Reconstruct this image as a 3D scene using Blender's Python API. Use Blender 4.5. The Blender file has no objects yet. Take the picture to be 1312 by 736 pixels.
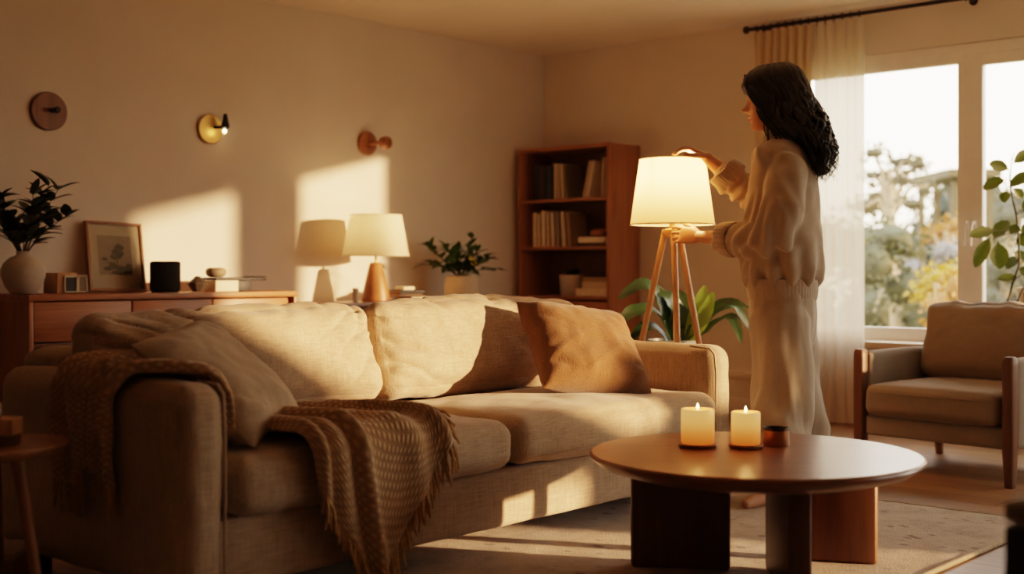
import bpy, bmesh, math, random
from mathutils import Vector, Matrix, Euler, noise
PI = math.pi
SC = bpy.context.scene
COL = SC.collection
random.seed(7)
# ---------------------------------------------------------------- camera frame
F_PX, Y_H, CAM_H = 1600.0, 348.0, 0.89
SN, CS = 0.66483, 0.74700
CAM_X, WALL_Y, CEIL = 5.727, 6.777, 2.42
YAW = math.atan2(SN, CS)

def c2r(a, b):                       # (right of, ahead of) the camera -> room
    return (CAM_X + a * CS - b * SN, a * SN + b * CS)

def at(px, py, d):                   # a point seen at px,py at distance d ahead of the lens
    x, y = c2r((px - 656) / F_PX * d, d)
    return Vector((x, y, CAM_H - (py - Y_H) / F_PX * d))

# ---------------------------------------------------------------- materials
def new_mat(name):
    m = bpy.data.materials.new(name)
    m.use_nodes = True
    nt = m.node_tree
    for n in list(nt.nodes):
        nt.nodes.remove(n)
    out = nt.nodes.new('ShaderNodeOutputMaterial')
    return m, nt, out

def N(nt, kind, **kw):
    n = nt.nodes.new(kind)
    for k, v in kw.items():
        if k.startswith('i_'):
            key = k[2:]
            key = int(key) if key.isdigit() else key.replace('_', ' ')
            n.inputs[key].default_value = v
        else:
            setattr(n, k, v)
    return n

def c4(c):
    return (c[0], c[1], c[2], 1.0)

def ramp(nt, stops):
    r = nt.nodes.new('ShaderNodeValToRGB')
    e = r.color_ramp.elements
    while len(e) < len(stops):
        e.new(0.5)
    for el, (p, c) in zip(e, stops):
        el.position = p
        el.color = c4(c)
    return r

def scl(c, k):
    return tuple(min(1.0, v * k) for v in c)

def plain(name, c, rough=0.6, metal=0.0, var=0.10, scale=14.0, bump=0.0, bscale=120.0, spec=0.4, sheen=0.0, coat=0.0):
    m, nt, out = new_mat(name)
    b = N(nt, 'ShaderNodeBsdfPrincipled')
    b.inputs['Roughness'].default_value = rough
    b.inputs['Metallic'].default_value = metal
    b.inputs['Specular IOR Level'].default_value = spec
    b.inputs['Sheen Weight'].default_value = sheen
    b.inputs['Coat Weight'].default_value = coat
    tc = N(nt, 'ShaderNodeTexCoord')
    nz = N(nt, 'ShaderNodeTexNoise', i_Scale=scale, i_Detail=4.0)
    nt.links.new(tc.outputs['Object'], nz.inputs['Vector'])
    r = ramp(nt, [(0.3, scl(c, 1 - var)), (0.7, scl(c, 1 + var))])
    nt.links.new(nz.outputs['Fac'], r.inputs['Fac'])
    nt.links.new(r.outputs['Color'], b.inputs['Base Color'])
    if bump:
        n2 = N(nt, 'ShaderNodeTexNoise', i_Scale=bscale, i_Detail=3.0)
        nt.links.new(tc.outputs['Object'], n2.inputs['Vector'])
        bp = N(nt, 'ShaderNodeBump', i_Strength=bump, i_Distance=0.01)
        nt.links.new(n2.outputs['Fac'], bp.inputs['Height'])
        nt.links.new(bp.outputs['Normal'], b.inputs['Normal'])
    nt.links.new(b.outputs[0], out.inputs[0])
    return m

def wood(name, c, axis='Z', rough=0.42, contrast=0.35, scale=1.0, coat=0.0):
    m, nt, out = new_mat(name)
    b = N(nt, 'ShaderNodeBsdfPrincipled')
    b.inputs['Roughness'].default_value = rough
    b.inputs['Coat Weight'].default_value = coat
    b.inputs['Coat Roughness'].default_value = 0.25
    tc = N(nt, 'ShaderNodeTexCoord')
    mp = N(nt, 'ShaderNodeMapping')
    k = {'X': (1.2, 22, 22), 'Y': (22, 1.2, 22), 'Z': (22, 22, 1.2)}[axis]
    mp.inputs['Scale'].default_value = tuple(v * scale for v in k)
    nt.links.new(tc.outputs['Object'], mp.inputs['Vector'])
    n1 = N(nt, 'ShaderNodeTexNoise', i_Scale=1.0, i_Detail=6.0, i_Distortion=0.6)
    n2 = N(nt, 'ShaderNodeTexNoise', i_Scale=5.0, i_Detail=3.0)
    nt.links.new(mp.outputs[0], n1.inputs['Vector'])
    nt.links.new(mp.outputs[0], n2.inputs['Vector'])
    mx = N(nt, 'ShaderNodeMix', data_type='FLOAT')
    mx.inputs[0].default_value = 0.35
    nt.links.new(n1.outputs['Fac'], mx.inputs[2])
    nt.links.new(n2.outputs['Fac'], mx.inputs[3])
    r = ramp(nt, [(0.33, scl(c, 1 - contrast)), (0.52, c), (0.70, scl(c, 1 + contrast * 0.6))])
    nt.links.new(mx.outputs[0], r.inputs['Fac'])
    nt.links.new(r.outputs['Color'], b.inputs['Base Color'])
    bp = N(nt, 'ShaderNodeBump', i_Strength=0.12, i_Distance=0.002)
    nt.links.new(mx.outputs[0], bp.inputs['Height'])
    nt.links.new(bp.outputs['Normal'], b.inputs['Normal'])
    nt.links.new(b.outputs[0], out.inputs[0])
    return m

def linen(name, c, var=0.22, k=1.0, bump=0.35, sheen=0.25, rough=0.9):
    """woven cloth: two crossed sets of slubby threads plus broad unevenness"""
    m, nt, out = new_mat(name)
    b = N(nt, 'ShaderNodeBsdfPrincipled')
    b.inputs['Roughness'].default_value = rough
    b.inputs['Specular IOR Level'].default_value = 0.15
    b.inputs['Sheen Weight'].default_value = sheen
    b.inputs['Sheen Roughness'].default_value = 0.5
    tc = N(nt, 'ShaderNodeTexCoord')
    fac = []
    for s in ((260 * k, 14 * k, 260 * k), (200 * k, 260 * k, 14 * k)):
        mp = N(nt, 'ShaderNodeMapping')
        mp.inputs['Scale'].default_value = s
        nt.links.new(tc.outputs['Object'], mp.inputs['Vector'])
        n1 = N(nt, 'ShaderNodeTexNoise', i_Scale=1.0, i_Detail=2.0)
        nt.links.new(mp.outputs[0], n1.inputs['Vector'])
        fac.append(n1.outputs['Fac'])
    add = N(nt, 'ShaderNodeMath', operation='ADD')
    nt.links.new(fac[0], add.inputs[0]); nt.links.new(fac[1], add.inputs[1])
    big = N(nt, 'ShaderNodeTexNoise', i_Scale=6.0, i_Detail=3.0)
    nt.links.new(tc.outputs['Object'], big.inputs['Vector'])
    ma = N(nt, 'ShaderNodeMath', operation='MULTIPLY_ADD')
    ma.inputs[1].default_value = 0.4
    nt.links.new(big.outputs['Fac'], ma.inputs[0]); nt.links.new(add.outputs[0], ma.inputs[2])
    half = N(nt, 'ShaderNodeMath', operation='MULTIPLY')
    half.inputs[1].default_value = 1 / 2.4
    nt.links.new(ma.outputs[0], half.inputs[0])
    r = ramp(nt, [(0.36, scl(c, 1 - var)), (0.50, c), (0.64, scl(c, 1 + var))])
    nt.links.new(half.outputs[0], r.inputs['Fac'])
    nt.links.new(r.outputs['Color'], b.inputs['Base Color'])
    bp = N(nt, 'ShaderNodeBump', i_Strength=bump, i_Distance=0.003)
    nt.links.new(add.outputs[0], bp.inputs['Height'])
    nt.links.new(bp.outputs['Normal'], b.inputs['Normal'])
    nt.links.new(b.outputs[0], out.inputs[0])
    return m

def emit_glow(name, c, strength, base, sss=0.0, trans=0.0):
    m, nt, out = new_mat(name)
    b = N(nt, 'ShaderNodeBsdfPrincipled')
    b.inputs['Base Color'].default_value = c4(base)
    b.inputs['Roughness'].default_value = 0.5
    tc = N(nt, 'ShaderNodeTexCoord')
    sp = N(nt, 'ShaderNodeSeparateXYZ')
    nt.links.new(tc.outputs['Generated'], sp.inputs[0])
    r = ramp(nt, [(0.05, (c[0] * 0.62, c[1] * 0.30, c[2] * 0.15)), (0.32, (c[0] * 0.80, c[1] * 0.55, c[2] * 0.4)), (0.66, c), (1.0, (c[0], c[1] * 1.1, c[2] * 1.25))])
    nt.links.new(sp.outputs['Z'], r.inputs['Fac'])
    nt.links.new(r.outputs['Color'], b.inputs['Emission Color'])
    b.inputs['Emission Strength'].default_value = strength
    nt.links.new(b.outputs[0], out.inputs[0])
    return m

def shade_mat(name, c, trans=0.55):
    """lamp-shade cloth: lets light glow through it"""
    m, nt, out = new_mat(name)
    d = N(nt, 'ShaderNodeBsdfDiffuse'); d.inputs['Color'].default_value = c4(c)
    t = N(nt, 'ShaderNodeBsdfTranslucent'); t.inputs['Color'].default_value = c4(c)
    tc = N(nt, 'ShaderNodeTexCoord')
    nz = N(nt, 'ShaderNodeTexNoise', i_Scale=160.0, i_Detail=2.0)
    nt.links.new(tc.outputs['Object'], nz.inputs['Vector'])
    r = ramp(nt, [(0.3, scl(c, 0.92)), (0.7, c)])
    nt.links.new(nz.outputs['Fac'], r.inputs['Fac'])
    nt.links.new(r.outputs['Color'], d.inputs['Color'])
    nt.links.new(r.outputs['Color'], t.inputs['Color'])
    mx = N(nt, 'ShaderNodeMixShader'); mx.inputs[0].default_value = trans
    nt.links.new(d.outputs[0], mx.inputs[1]); nt.links.new(t.outputs[0], mx.inputs[2])
    nt.links.new(mx.outputs[0], out.inputs[0])
    return m

def sheer_mat(name, c, alpha):
    m, nt, out = new_mat(name)
    d = N(nt, 'ShaderNodeBsdfDiffuse'); d.inputs['Color'].default_value = c4(c)
    t = N(nt, 'ShaderNodeBsdfTranslucent'); t.inputs['Color'].default_value = c4(c)
    p = N(nt, 'ShaderNodeBsdfTransparent'); p.inputs['Color'].default_value = c4((1, 0.96, 0.9))
    m1 = N(nt, 'ShaderNodeMixShader'); m1.inputs[0].default_value = 0.5
    nt.links.new(d.outputs[0], m1.inputs[1]); nt.links.new(t.outputs[0], m1.inputs[2])
    m2 = N(nt, 'ShaderNodeMixShader')
    tc = N(nt, 'ShaderNodeTexCoord')
    nz = N(nt, 'ShaderNodeTexNoise', i_Scale=220.0, i_Detail=1.0)
    nt.links.new(tc.outputs['Object'], nz.inputs['Vector'])
    mr = N(nt, 'ShaderNodeMapRange'); mr.inputs[3].default_value = alpha - 0.08; mr.inputs[4].default_value = alpha + 0.08
    nt.links.new(nz.outputs['Fac'], mr.inputs[0])
    nt.links.new(mr.outputs[0], m2.inputs[0])
    nt.links.new(p.outputs[0], m2.inputs[1]); nt.links.new(m1.outputs[0], m2.inputs[2])
    nt.links.new(m2.outputs[0], out.inputs[0])
    return m

def glass_mat(name):
    m, nt, out = new_mat(name)
    p = N(nt, 'ShaderNodeBsdfTransparent'); p.inputs['Color'].default_value = c4((0.97, 0.97, 0.95))
    g = N(nt, 'ShaderNodeBsdfGlossy'); g.inputs['Roughness'].default_value = 0.03
    tc = N(nt, 'ShaderNodeTexCoord')
    nz = N(nt, 'ShaderNodeTexNoise', i_Scale=3.0)
    nt.links.new(tc.outputs['Object'], nz.inputs['Vector'])
    fr = N(nt, 'ShaderNodeFresnel', i_IOR=1.45)
    ml = N(nt, 'ShaderNodeMath', operation='MULTIPLY')
    mr = N(nt, 'ShaderNodeMapRange'); mr.inputs[3].default_value = 0.8; mr.inputs[4].default_value = 1.0
    nt.links.new(nz.outputs['Fac'], mr.inputs[0])
    nt.links.new(fr.outputs[0], ml.inputs[0]); nt.links.new(mr.outputs[0], ml.inputs[1])
    mx = N(nt, 'ShaderNodeMixShader')
    nt.links.new(ml.outputs[0], mx.inputs[0])
    nt.links.new(p.outputs[0], mx.inputs[1]); nt.links.new(g.outputs[0], mx.inputs[2])
    nt.links.new(mx.outputs[0], out.inputs[0])
    return m

def leaf_mat(name, c, trans=0.35, var=0.3, rough=0.45, scale=9.0):
    m, nt, out = new_mat(name)
    b = N(nt, 'ShaderNodeBsdfPrincipled'); b.inputs['Roughness'].default_value = rough
    t = N(nt, 'ShaderNodeBsdfTranslucent')
    tc = N(nt, 'ShaderNodeTexCoord')
    nz = N(nt, 'ShaderNodeTexNoise', i_Scale=scale, i_Detail=3.0)
    nt.links.new(tc.outputs['Object'], nz.inputs['Vector'])
    r = ramp(nt, [(0.3, scl(c, 1 - var)), (0.7, scl(c, 1 + var))])
    nt.links.new(nz.outputs['Fac'], r.inputs['Fac'])
    nt.links.new(r.outputs['Color'], b.inputs['Base Color'])
    t.inputs['Color'].default_value = c4((c[0] * 1.6, c[1] * 1.5, c[2] * 0.7))
    mx = N(nt, 'ShaderNodeMixShader'); mx.inputs[0].default_value = trans
    nt.links.new(b.outputs[0], mx.inputs[1]); nt.links.new(t.outputs[0], mx.inputs[2])
    nt.links.new(mx.outputs[0], out.inputs[0])
    return m

def plank_floor(name):
    m, nt, out = new_mat(name)
    b = N(nt, 'ShaderNodeBsdfPrincipled'); b.inputs['Roughness'].default_value = 0.38
    tc = N(nt, 'ShaderNodeTexCoord')
    br = N(nt, 'ShaderNodeTexBrick')
    br.offset = 0.37
    for k, v in (('Scale', 1.0), ('Brick Width', 1.5), ('Row Height', 0.14), ('Mortar Size', 0.0025), ('Bias', 0.0)):
        br.inputs[k].default_value = v
    br.inputs['Color1'].default_value = c4((0.40, 0.235, 0.12)); br.inputs['Color2'].default_value = c4((0.30, 0.165, 0.08))
    br.inputs['Mortar'].default_value = c4((0.06, 0.035, 0.02))
    nt.links.new(tc.outputs['Object'], br.inputs['Vector'])
    mp = N(nt, 'ShaderNodeMapping'); mp.inputs['Scale'].default_value = (1.5, 28, 10)
    nt.links.new(tc.outputs['Object'], mp.inputs['Vector'])
    nz = N(nt, 'ShaderNodeTexNoise', i_Scale=1.0, i_Detail=6.0, i_Distortion=0.5)
    nt.links.new(mp.outputs[0], nz.inputs['Vector'])
    r = ramp(nt, [(0.3, (0.7, 0.7, 0.7)), (0.7, (1, 1, 1))])
    nt.links.new(nz.outputs['Fac'], r.inputs['Fac'])
    mx = N(nt, 'ShaderNodeMix', data_type='RGBA', blend_type='MULTIPLY'); mx.inputs[0].default_value = 1.0
    nt.links.new(br.outputs['Color'], mx.inputs[6]); nt.links.new(r.outputs['Color'], mx.inputs[7])
    nt.links.new(mx.outputs[2], b.inputs['Base Color'])
    nt.links.new(b.outputs[0], out.inputs[0])
    return m

def rug_mat(name):
    m, nt, out = new_mat(name)
    b = N(nt, 'ShaderNodeBsdfPrincipled'); b.inputs['Roughness'].default_value = 0.95
    b.inputs['Specular IOR Level'].default_value = 0.1
    b.inputs['Sheen Weight'].default_value = 0.3
    tc = N(nt, 'ShaderNodeTexCoord')
    nz = N(nt, 'ShaderNodeTexNoise', i_Scale=7.0, i_Detail=8.0, i_Roughness=0.75)
    nt.links.new(tc.outputs['Object'], nz.inputs['Vector'])
    r = ramp(nt, [(0.30, (0.30, 0.23, 0.16)), (0.50, (0.50, 0.41, 0.31)), (0.72, (0.60, 0.51, 0.40))])
    nt.links.new(nz.outputs['Fac'], r.inputs['Fac'])
    # scattered worn dark motifs
    mp = N(nt, 'ShaderNodeMapping'); mp.inputs['Scale'].default_value = (11, 17, 1)
    nt.links.new(tc.outputs['Object'], mp.inputs['Vector'])
    vo = N(nt, 'ShaderNodeTexVoronoi', i_Scale=1.0)
    vo.inputs['Randomness'].default_value = 0.9
    nt.links.new(mp.outputs[0], vo.inputs['Vector'])
    n2 = N(nt, 'ShaderNodeTexNoise', i_Scale=45.0, i_Detail=3.0)
    nt.links.new(tc.outputs['Object'], n2.inputs['Vector'])
    ad = N(nt, 'ShaderNodeMath', operation='MULTIPLY_ADD'); ad.inputs[1].default_value = 0.55
    nt.links.new(n2.outputs['Fac'], ad.inputs[0]); nt.links.new(vo.outputs['Distance'], ad.inputs[2])
    r2 = ramp(nt, [(0.40, (0.85, 0.85, 0.85)), (0.50, (0, 0, 0))])
    nt.links.new(ad.outputs[0], r2.inputs['Fac'])
    mx = N(nt, 'ShaderNodeMix', data_type='RGBA')
    nt.links.new(r2.outputs['Color'], mx.inputs[0])
    nt.links.new(r.outputs['Color'], mx.inputs[6]); mx.inputs[7].default_value = c4((0.16, 0.10, 0.07))
    nt.links.new(mx.outputs[2], b.inputs['Base Color'])
    n3 = N(nt, 'ShaderNodeTexNoise', i_Scale=180.0, i_Detail=3.0)
    nt.links.new(tc.outputs['Object'], n3.inputs['Vector'])
    bp = N(nt, 'ShaderNodeBump', i_Strength=0.7, i_Distance=0.01)
    nt.links.new(n3.outputs['Fac'], bp.inputs['Height'])
    nt.links.new(bp.outputs['Normal'], b.inputs['Normal'])
    nt.links.new(b.outputs[0], out.inputs[0])
    return m

def knit_mat(name, c):
    m, nt, out = new_mat(name)
    b = N(nt, 'ShaderNodeBsdfPrincipled'); b.inputs['Roughness'].default_value = 1.0
    b.inputs['Specular IOR Level'].default_value = 0.05
    b.inputs['Sheen Weight'].default_value = 0.4
    uv = N(nt, 'ShaderNodeUVMap')
    ws = []
    for ang in (0.0, PI / 2):
        mp = N(nt, 'ShaderNodeMapping'); mp.inputs['Rotation'].default_value = (0, 0, ang + PI / 4)
        nt.links.new(uv.outputs[0], mp.inputs['Vector'])
        w = N(nt, 'ShaderNodeTexWave', i_Scale=12.5, i_Distortion=0.9, i_Detail=1.0)
        nt.links.new(mp.outputs[0], w.inputs['Vector'])
        ws.append(w.outputs['Fac'])
    mu = N(nt, 'ShaderNodeMath', operation='MULTIPLY')
    nt.links.new(ws[0], mu.inputs[0]); nt.links.new(ws[1], mu.inputs[1])
    tc = N(nt, 'ShaderNodeTexCoord')
    nz = N(nt, 'ShaderNodeTexNoise', i_Scale=300.0, i_Detail=2.0)
    nt.links.new(tc.outputs['Object'], nz.inputs['Vector'])
    ad = N(nt, 'ShaderNodeMath', operation='MULTIPLY_ADD'); ad.inputs[1].default_value = 0.5
    nt.links.new(nz.outputs['Fac'], ad.inputs[0]); nt.links.new(mu.outputs[0], ad.inputs[2])
    r = ramp(nt, [(0.15, scl(c, 0.72)), (0.6, scl(c, 0.92)), (1.1, scl(c, 1.12))])
    nt.links.new(ad.outputs[0], r.inputs['Fac'])
    nt.links.new(r.outputs['Color'], b.inputs['Base Color'])
    bp = N(nt, 'ShaderNodeBump', i_Strength=0.6, i_Distance=0.005)
    nt.links.new(ad.outputs[0], bp.inputs['Height'])
    nt.links.new(bp.outputs['Normal'], b.inputs['Normal'])
    nt.links.new(b.outputs[0], out.inputs[0])
    return m

M = {}
M['wall'] = plain('wall_plaster', (0.72, 0.65, 0.57), 0.92, var=0.035, scale=3.0, bump=0.12, bscale=60, spec=0.1)
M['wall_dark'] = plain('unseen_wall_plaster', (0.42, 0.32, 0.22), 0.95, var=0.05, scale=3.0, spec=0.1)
M['ceiling'] = plain('ceiling_paint', (0.86, 0.78, 0.68), 0.95, var=0.03, scale=2.0, spec=0.1)
M['white_trim'] = plain('painted_trim', (0.70, 0.60, 0.48), 0.5, var=0.04)
M['frame'] = plain('window_frame_paint', (0.86, 0.81, 0.76), 0.42, var=0.03)
M['floor'] = plank_floor('oak_planks')
M['rug'] = rug_mat('worn_rug')
M['rug_edge'] = plain('rug_binding', (0.52, 0.43, 0.31), 0.95, var=0.15, scale=60, spec=0.1)
M['sofa'] = linen('sofa_linen', (0.47, 0.362, 0.252))
M['sofa_dark'] = plain('sofa_foot', (0.03, 0.022, 0.016), 0.6)
M['pillow_beige'] = linen('beige_pillow_linen', (0.44, 0.345, 0.24), var=0.14, k=1.2)
M['pillow_brown'] = linen('brown_pillow_cotton', (0.205, 0.105, 0.046), var=0.20, k=1.2, sheen=0.25, bump=0.6)
M['throw'] = knit_mat('knit_throw', (0.56, 0.385, 0.22))
M['fringe'] = plain('fringe_yarn', (0.50, 0.33, 0.16), 0.95, var=0.25, scale=80, spec=0.1)
M['cherry'] = wood('cherry_wood', (0.36, 0.150, 0.060), 'Y')
M['cherry_z'] = wood('cherry_wood_upright', (0.34, 0.145, 0.060), 'Z')
M['cherry_x'] = wood('cherry_wood_shelf', (0.33, 0.140, 0.058), 'X')
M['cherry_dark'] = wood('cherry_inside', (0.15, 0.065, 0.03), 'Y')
M['walnut'] = wood('walnut_table', (0.25, 0.100, 0.038), 'X', rough=0.29, contrast=0.3, scale=0.7, coat=0.08)
M['walnut_z'] = wood('walnut_upright', (0.155, 0.066, 0.028), 'Z', rough=0.45)
M['oak_z'] = wood('lamp_oak', (0.58, 0.34, 0.155), 'Z', rough=0.4)
M['teak'] = wood('teak', (0.36, 0.17, 0.065), 'X', rough=0.4)
M['teak_z'] = wood('teak_upright', (0.33, 0.155, 0.06), 'Z', rough=0.4)
M['black'] = plain('black_matte', (0.014, 0.013, 0.012), 0.55, var=0.2)
M['mesh_black'] = plain('speaker_cloth', (0.022, 0.022, 0.022), 0.9, var=0.4, scale=320, bump=0.5, bscale=400)
M['bronze'] = plain('dark_bronze', (0.035, 0.024, 0.016), 0.42, metal=0.7, var=0.2)
M['brass'] = plain('aged_brass', (0.55, 0.33, 0.10), 0.38, metal=0.75, var=0.1)
M['steel'] = plain('lamp_steel', (0.62, 0.55, 0.45), 0.28, metal=0.9, var=0.05)
M['ceramic'] = plain('matte_ceramic', (0.52, 0.46, 0.38), 0.65, var=0.06, bump=0.15, bscale=40)
M['clay'] = plain('clay_pot', (0.58, 0.45, 0.31), 0.7, var=0.08, bump=0.15, bscale=60)
M['grey_pot'] = plain('grey_glazed_pot', (0.16, 0.18, 0.18), 0.3, var=0.1)
M['dark_clay'] = plain('dark_clay', (0.045, 0.034, 0.024), 0.5, var=0.2)
M['stone'] = plain('pebble_stone', (0.24, 0.19, 0.13), 0.65, var=0.2)
M['soil'] = plain('potting_soil', (0.035, 0.022, 0.014), 0.95, var=0.4, scale=80, bump=0.6)
M['cream'] = plain('cream_paper', (0.72, 0.62, 0.48), 0.8, var=0.06)
M['page'] = plain('book_pages', (0.66, 0.56, 0.42), 0.85, var=0.12, scale=200)
M['shade_on'] = shade_mat('lit_lamp_shade', (0.70, 0.51, 0.30), 0.45)
M['shade_table'] = shade_mat('table_lamp_shade', (0.80, 0.70, 0.55), 0.45)
M['sheer'] = sheer_mat('sheer_voile', (0.76, 0.67, 0.56), 0.84)
M['drape'] = shade_mat('linen_drape', (0.62, 0.50, 0.34), 0.18)
M['glass'] = glass_mat('window_glass')
M['chair_fab'] = linen('armchair_cloth', (0.275, 0.22, 0.165), var=0.10, k=1.6, bump=0.2)
M['chair_fab2'] = linen('armchair_side_cloth', (0.27, 0.23, 0.185), var=0.08, k=1.6, bump=0.2)
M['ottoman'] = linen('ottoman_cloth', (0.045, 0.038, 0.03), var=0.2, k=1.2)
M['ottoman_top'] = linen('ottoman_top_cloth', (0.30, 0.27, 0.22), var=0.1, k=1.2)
M['leaf_dark'] = leaf_mat('dark_leaf', (0.022, 0.035, 0.014), 0.15)
M['leaf_mid'] = leaf_mat('green_leaf', (0.060, 0.115, 0.022), 0.3)
M['leaf_broad'] = leaf_mat('broad_leaf', (0.020, 0.045, 0.014), 0.18, rough=0.36)
M['leaf_light'] = leaf_mat('young_leaf', (0.17, 0.24, 0.055), 0.35, rough=0.38)
M['leaf_window'] = leaf_mat('backlit_leaf', (0.050, 0.062, 0.012), 0.30)
M['flower'] = plain('yellow_flower', (0.75, 0.55, 0.04), 0.6)
M['stem'] = plain('plant_stem', (0.07, 0.055, 0.025), 0.7)
M['stem_green'] = plain('green_stem', (0.10, 0.15, 0.04), 0.6)
M['bulb'] = emit_glow('bulb_glow', (1.0, 0.72, 0.36), 30.0, (1, 0.9, 0.7))
M['spark'] = emit_glow('sconce_bulb_glow', (1.0, 0.75, 0.42), 22.0, (1, 0.9, 0.7))
M['wax'] = emit_glow('candle_wax_glow', (1.0, 0.44, 0.125), 0.66, (0.36, 0.15, 0.045))  # flame glow painted into the wax as emission, deeper orange towards the bottom
M['wax_off'] = plain('white_wax', (0.62, 0.56, 0.46), 0.5, var=0.03)
M['flame'] = emit_glow('flame', (1.0, 0.70, 0.30), 18.0, (1, 0.8, 0.5))
M['tin'] = plain('copper_tin', (0.40, 0.20, 0.09), 0.3, metal=0.6)
# ---------------------------------------------------------------- mesh helpers
class B:
    """a bag of shapes that become one mesh"""
    def __init__(s):
        s.bm = bmesh.new()
        s.uv = None
    def _add(s, verts, faces, T=None):
        vs = [s.bm.verts.new(T @ Vector(v) if T else v) for v in verts]
        for f in faces:
            try:
                s.bm.faces.new([vs[i] for i in f])
            except ValueError:
                pass
        return vs
    def box(s, x0, x1, y0, y1, z0, z1, bev=0.0, seg=2, T=None):
        b = bmesh.new()
        bmesh.ops.create_cube(b, size=1.0)
        for v in b.verts:
            v.co = Vector(((x0 + x1) / 2 + v.co.x * (x1 - x0), (y0 + y1) / 2 + v.co.y * (y1 - y0), (z0 + z1) / 2 + v.co.z * (z1 - z0)))
        if bev > 0:
            bmesh.ops.bevel(b, geom=list(b.edges), offset=bev, segments=seg, profile=0.5, affect='EDGES')
        b.verts.index_update()
        s._add([v.co.copy() for v in b.verts], [[v.index for v in f.verts] for f in b.faces], T)
        b.free()
        return s
    def lathe(s, prof, n=32, T=None, close=True):
        """prof: list of (r, z) bottom to top"""
        vs, fs = [], []
        for r, z in prof:
            for i in range(n):
                a = 2 * PI * i / n
                vs.append((r * math.cos(a), r * math.sin(a), z))
        for j in range(len(prof) - 1):
            for i in range(n):
                k = (i + 1) % n
                fs.append((j * n + i, j * n + k, (j + 1) * n + k, (j + 1) * n + i))
        if close:
            fs.append(tuple(reversed(range(n))))
            fs.append(tuple((len(prof) - 1) * n + i for i in range(n)))
        s._add(vs, fs, T)
        return s
    def tube(s, pts, rad, n=8, T=None, cap=True, flat=1.0, up=None):
        """tube through pts; rad a number or a list; flat squeezes the second axis"""
        pts = [Vector(p) for p in pts]
        if not hasattr(rad, '__len__'):
            rad = [rad] * len(pts)
        vs, fs = [], []
        ref = Vector(up) if up else None
        side = None
        for i, p in enumerate(pts):
            t = (pts[min(i + 1, len(pts) - 1)] - pts[max(i - 1, 0)])
            t = t.normalized() if t.length > 1e-9 else Vector((0, 0, 1))
            if side is None:
                r0 = ref or (Vector((0, 0, 1)) if abs(t.z) < 0.9 else Vector((1, 0, 0)))
                side = t.cross(r0).normalized()
            else:
                side = (side - t * side.dot(t)).normalized()
            oth = t.cross(side).normalized()
            for k in range(n):
                a = 2 * PI * k / n
                vs.append(p + side * (math.cos(a) * rad[i]) + oth * (math.sin(a) * rad[i] * flat))
        for j in range(len(pts) - 1):
            for k in range(n):
                l = (k + 1) % n
                fs.append((j * n + k, j * n + l, (j + 1) * n + l, (j + 1) * n + k))
        if cap:
            fs.append(tuple(reversed(range(n))))
            fs.append(tuple((len(pts) - 1) * n + k for k in range(n)))
        s._add(vs, fs, T)
        return s
    def capsule(s, pts, rad, n=14, flat=1.0, up=None):
        """tube with rounded ends, closed"""
        pts = [Vector(p) for p in pts]
        if not hasattr(rad, '__len__'):
            rad = [rad] * len(pts)
        a, z = (pts[0] - pts[1]).normalized(), (pts[-1] - pts[-2]).normalized()
        P0, R0, P1, R1 = [], [], [], []
        for q in (1.0, 0.92, 0.7, 0.38):
            P0.append(pts[0] + a * (rad[0] * q * min(1, flat))); R0.append(max(1e-4, rad[0] * math.sqrt(max(0, 1 - q * q))))
        for q in (0.38, 0.7, 0.92, 1.0):
            P1.append(pts[-1] + z * (rad[-1] * q * min(1, flat))); R1.append(max(1e-4, rad[-1] * math.sqrt(max(0, 1 - q * q))))
        return s.tube(P0 + pts + P1, R0 + list(rad) + R1, n=n, flat=flat, up=up)
    def rings(s, rings, cap=True):
        """loft between closed rings of equal count"""
        n = len(rings[0])
        vs = [Vector(p) for r in rings for p in r]
        fs = []
        for j in range(len(rings) - 1):
            for k in range(n):
                l = (k + 1) % n
                fs.append((j * n + k, j * n + l, (j + 1) * n + l, (j + 1) * n + k))
        if cap:
            fs.append(tuple(reversed(range(n))))
            fs.append(tuple((len(rings) - 1) * n + k for k in range(n)))
        s._add(vs, fs)
        return s
    def grid(s, fn, nu, nv, thick=0.0):
        """fn(u,v)->(x,y,z) for u,v in 0..1"""
        vs = [Vector(fn(i / nu, j / nv)) for j in range(nv + 1) for i in range(nu + 1)]
        fs = []
        for j in range(nv):
            for i in range(nu):
                a = j * (nu + 1) + i
                fs.append((a, a + 1, a + nu + 2, a + nu + 1))
        uvl = s.bm.loops.layers.uv.verify()
        bv = [s.bm.verts.new(v) for v in vs]
        for f in fs:
            fc = s.bm.faces.new([bv[i] for i in f])
            for lp, idx in zip(fc.loops, f):
                lp[uvl].uv = ((idx % (nu + 1)) / nu, (idx // (nu + 1)) / nv)
        return s
    def leaf(s, base, d, up, L, W, droop=0.3, n=6, fold=0.25, shape=1.0, tip=0.0):
        """one pointed leaf, creased on the midrib, bending towards the ground"""
        base, d, up = Vector(base), Vector(d).normalized(), Vector(up).normalized()
        side = d.cross(up)
        side = side.normalized() if side.length > 1e-6 else Vector((1, 0, 0))
        p, cur = base.copy(), d.copy()
        vs, fs = [], []
        for i in range(n + 1):
            t = i / n
            w = W * 0.5 * (math.sin(PI * min(1, t ** (0.75 * shape) )) ** 0.8) if 0 < i < n else W * 0.02
            nr = side.cross(cur).normalized()
            vs += [p - side * w + nr * (w * fold), p, p + side * w + nr * (w * fold)]
            p = p + cur * (L / n)
            cur = (cur + Vector((0, 0, -1)) * (droop / n * 2.0 * (0.3 + t))).normalized()
        for i in range(n):
            a = i * 3
            fs += [(a, a + 1, a + 4, a + 3), (a + 1, a + 2, a + 5, a + 4)]
        s._add(vs, fs)
        return s

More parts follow.
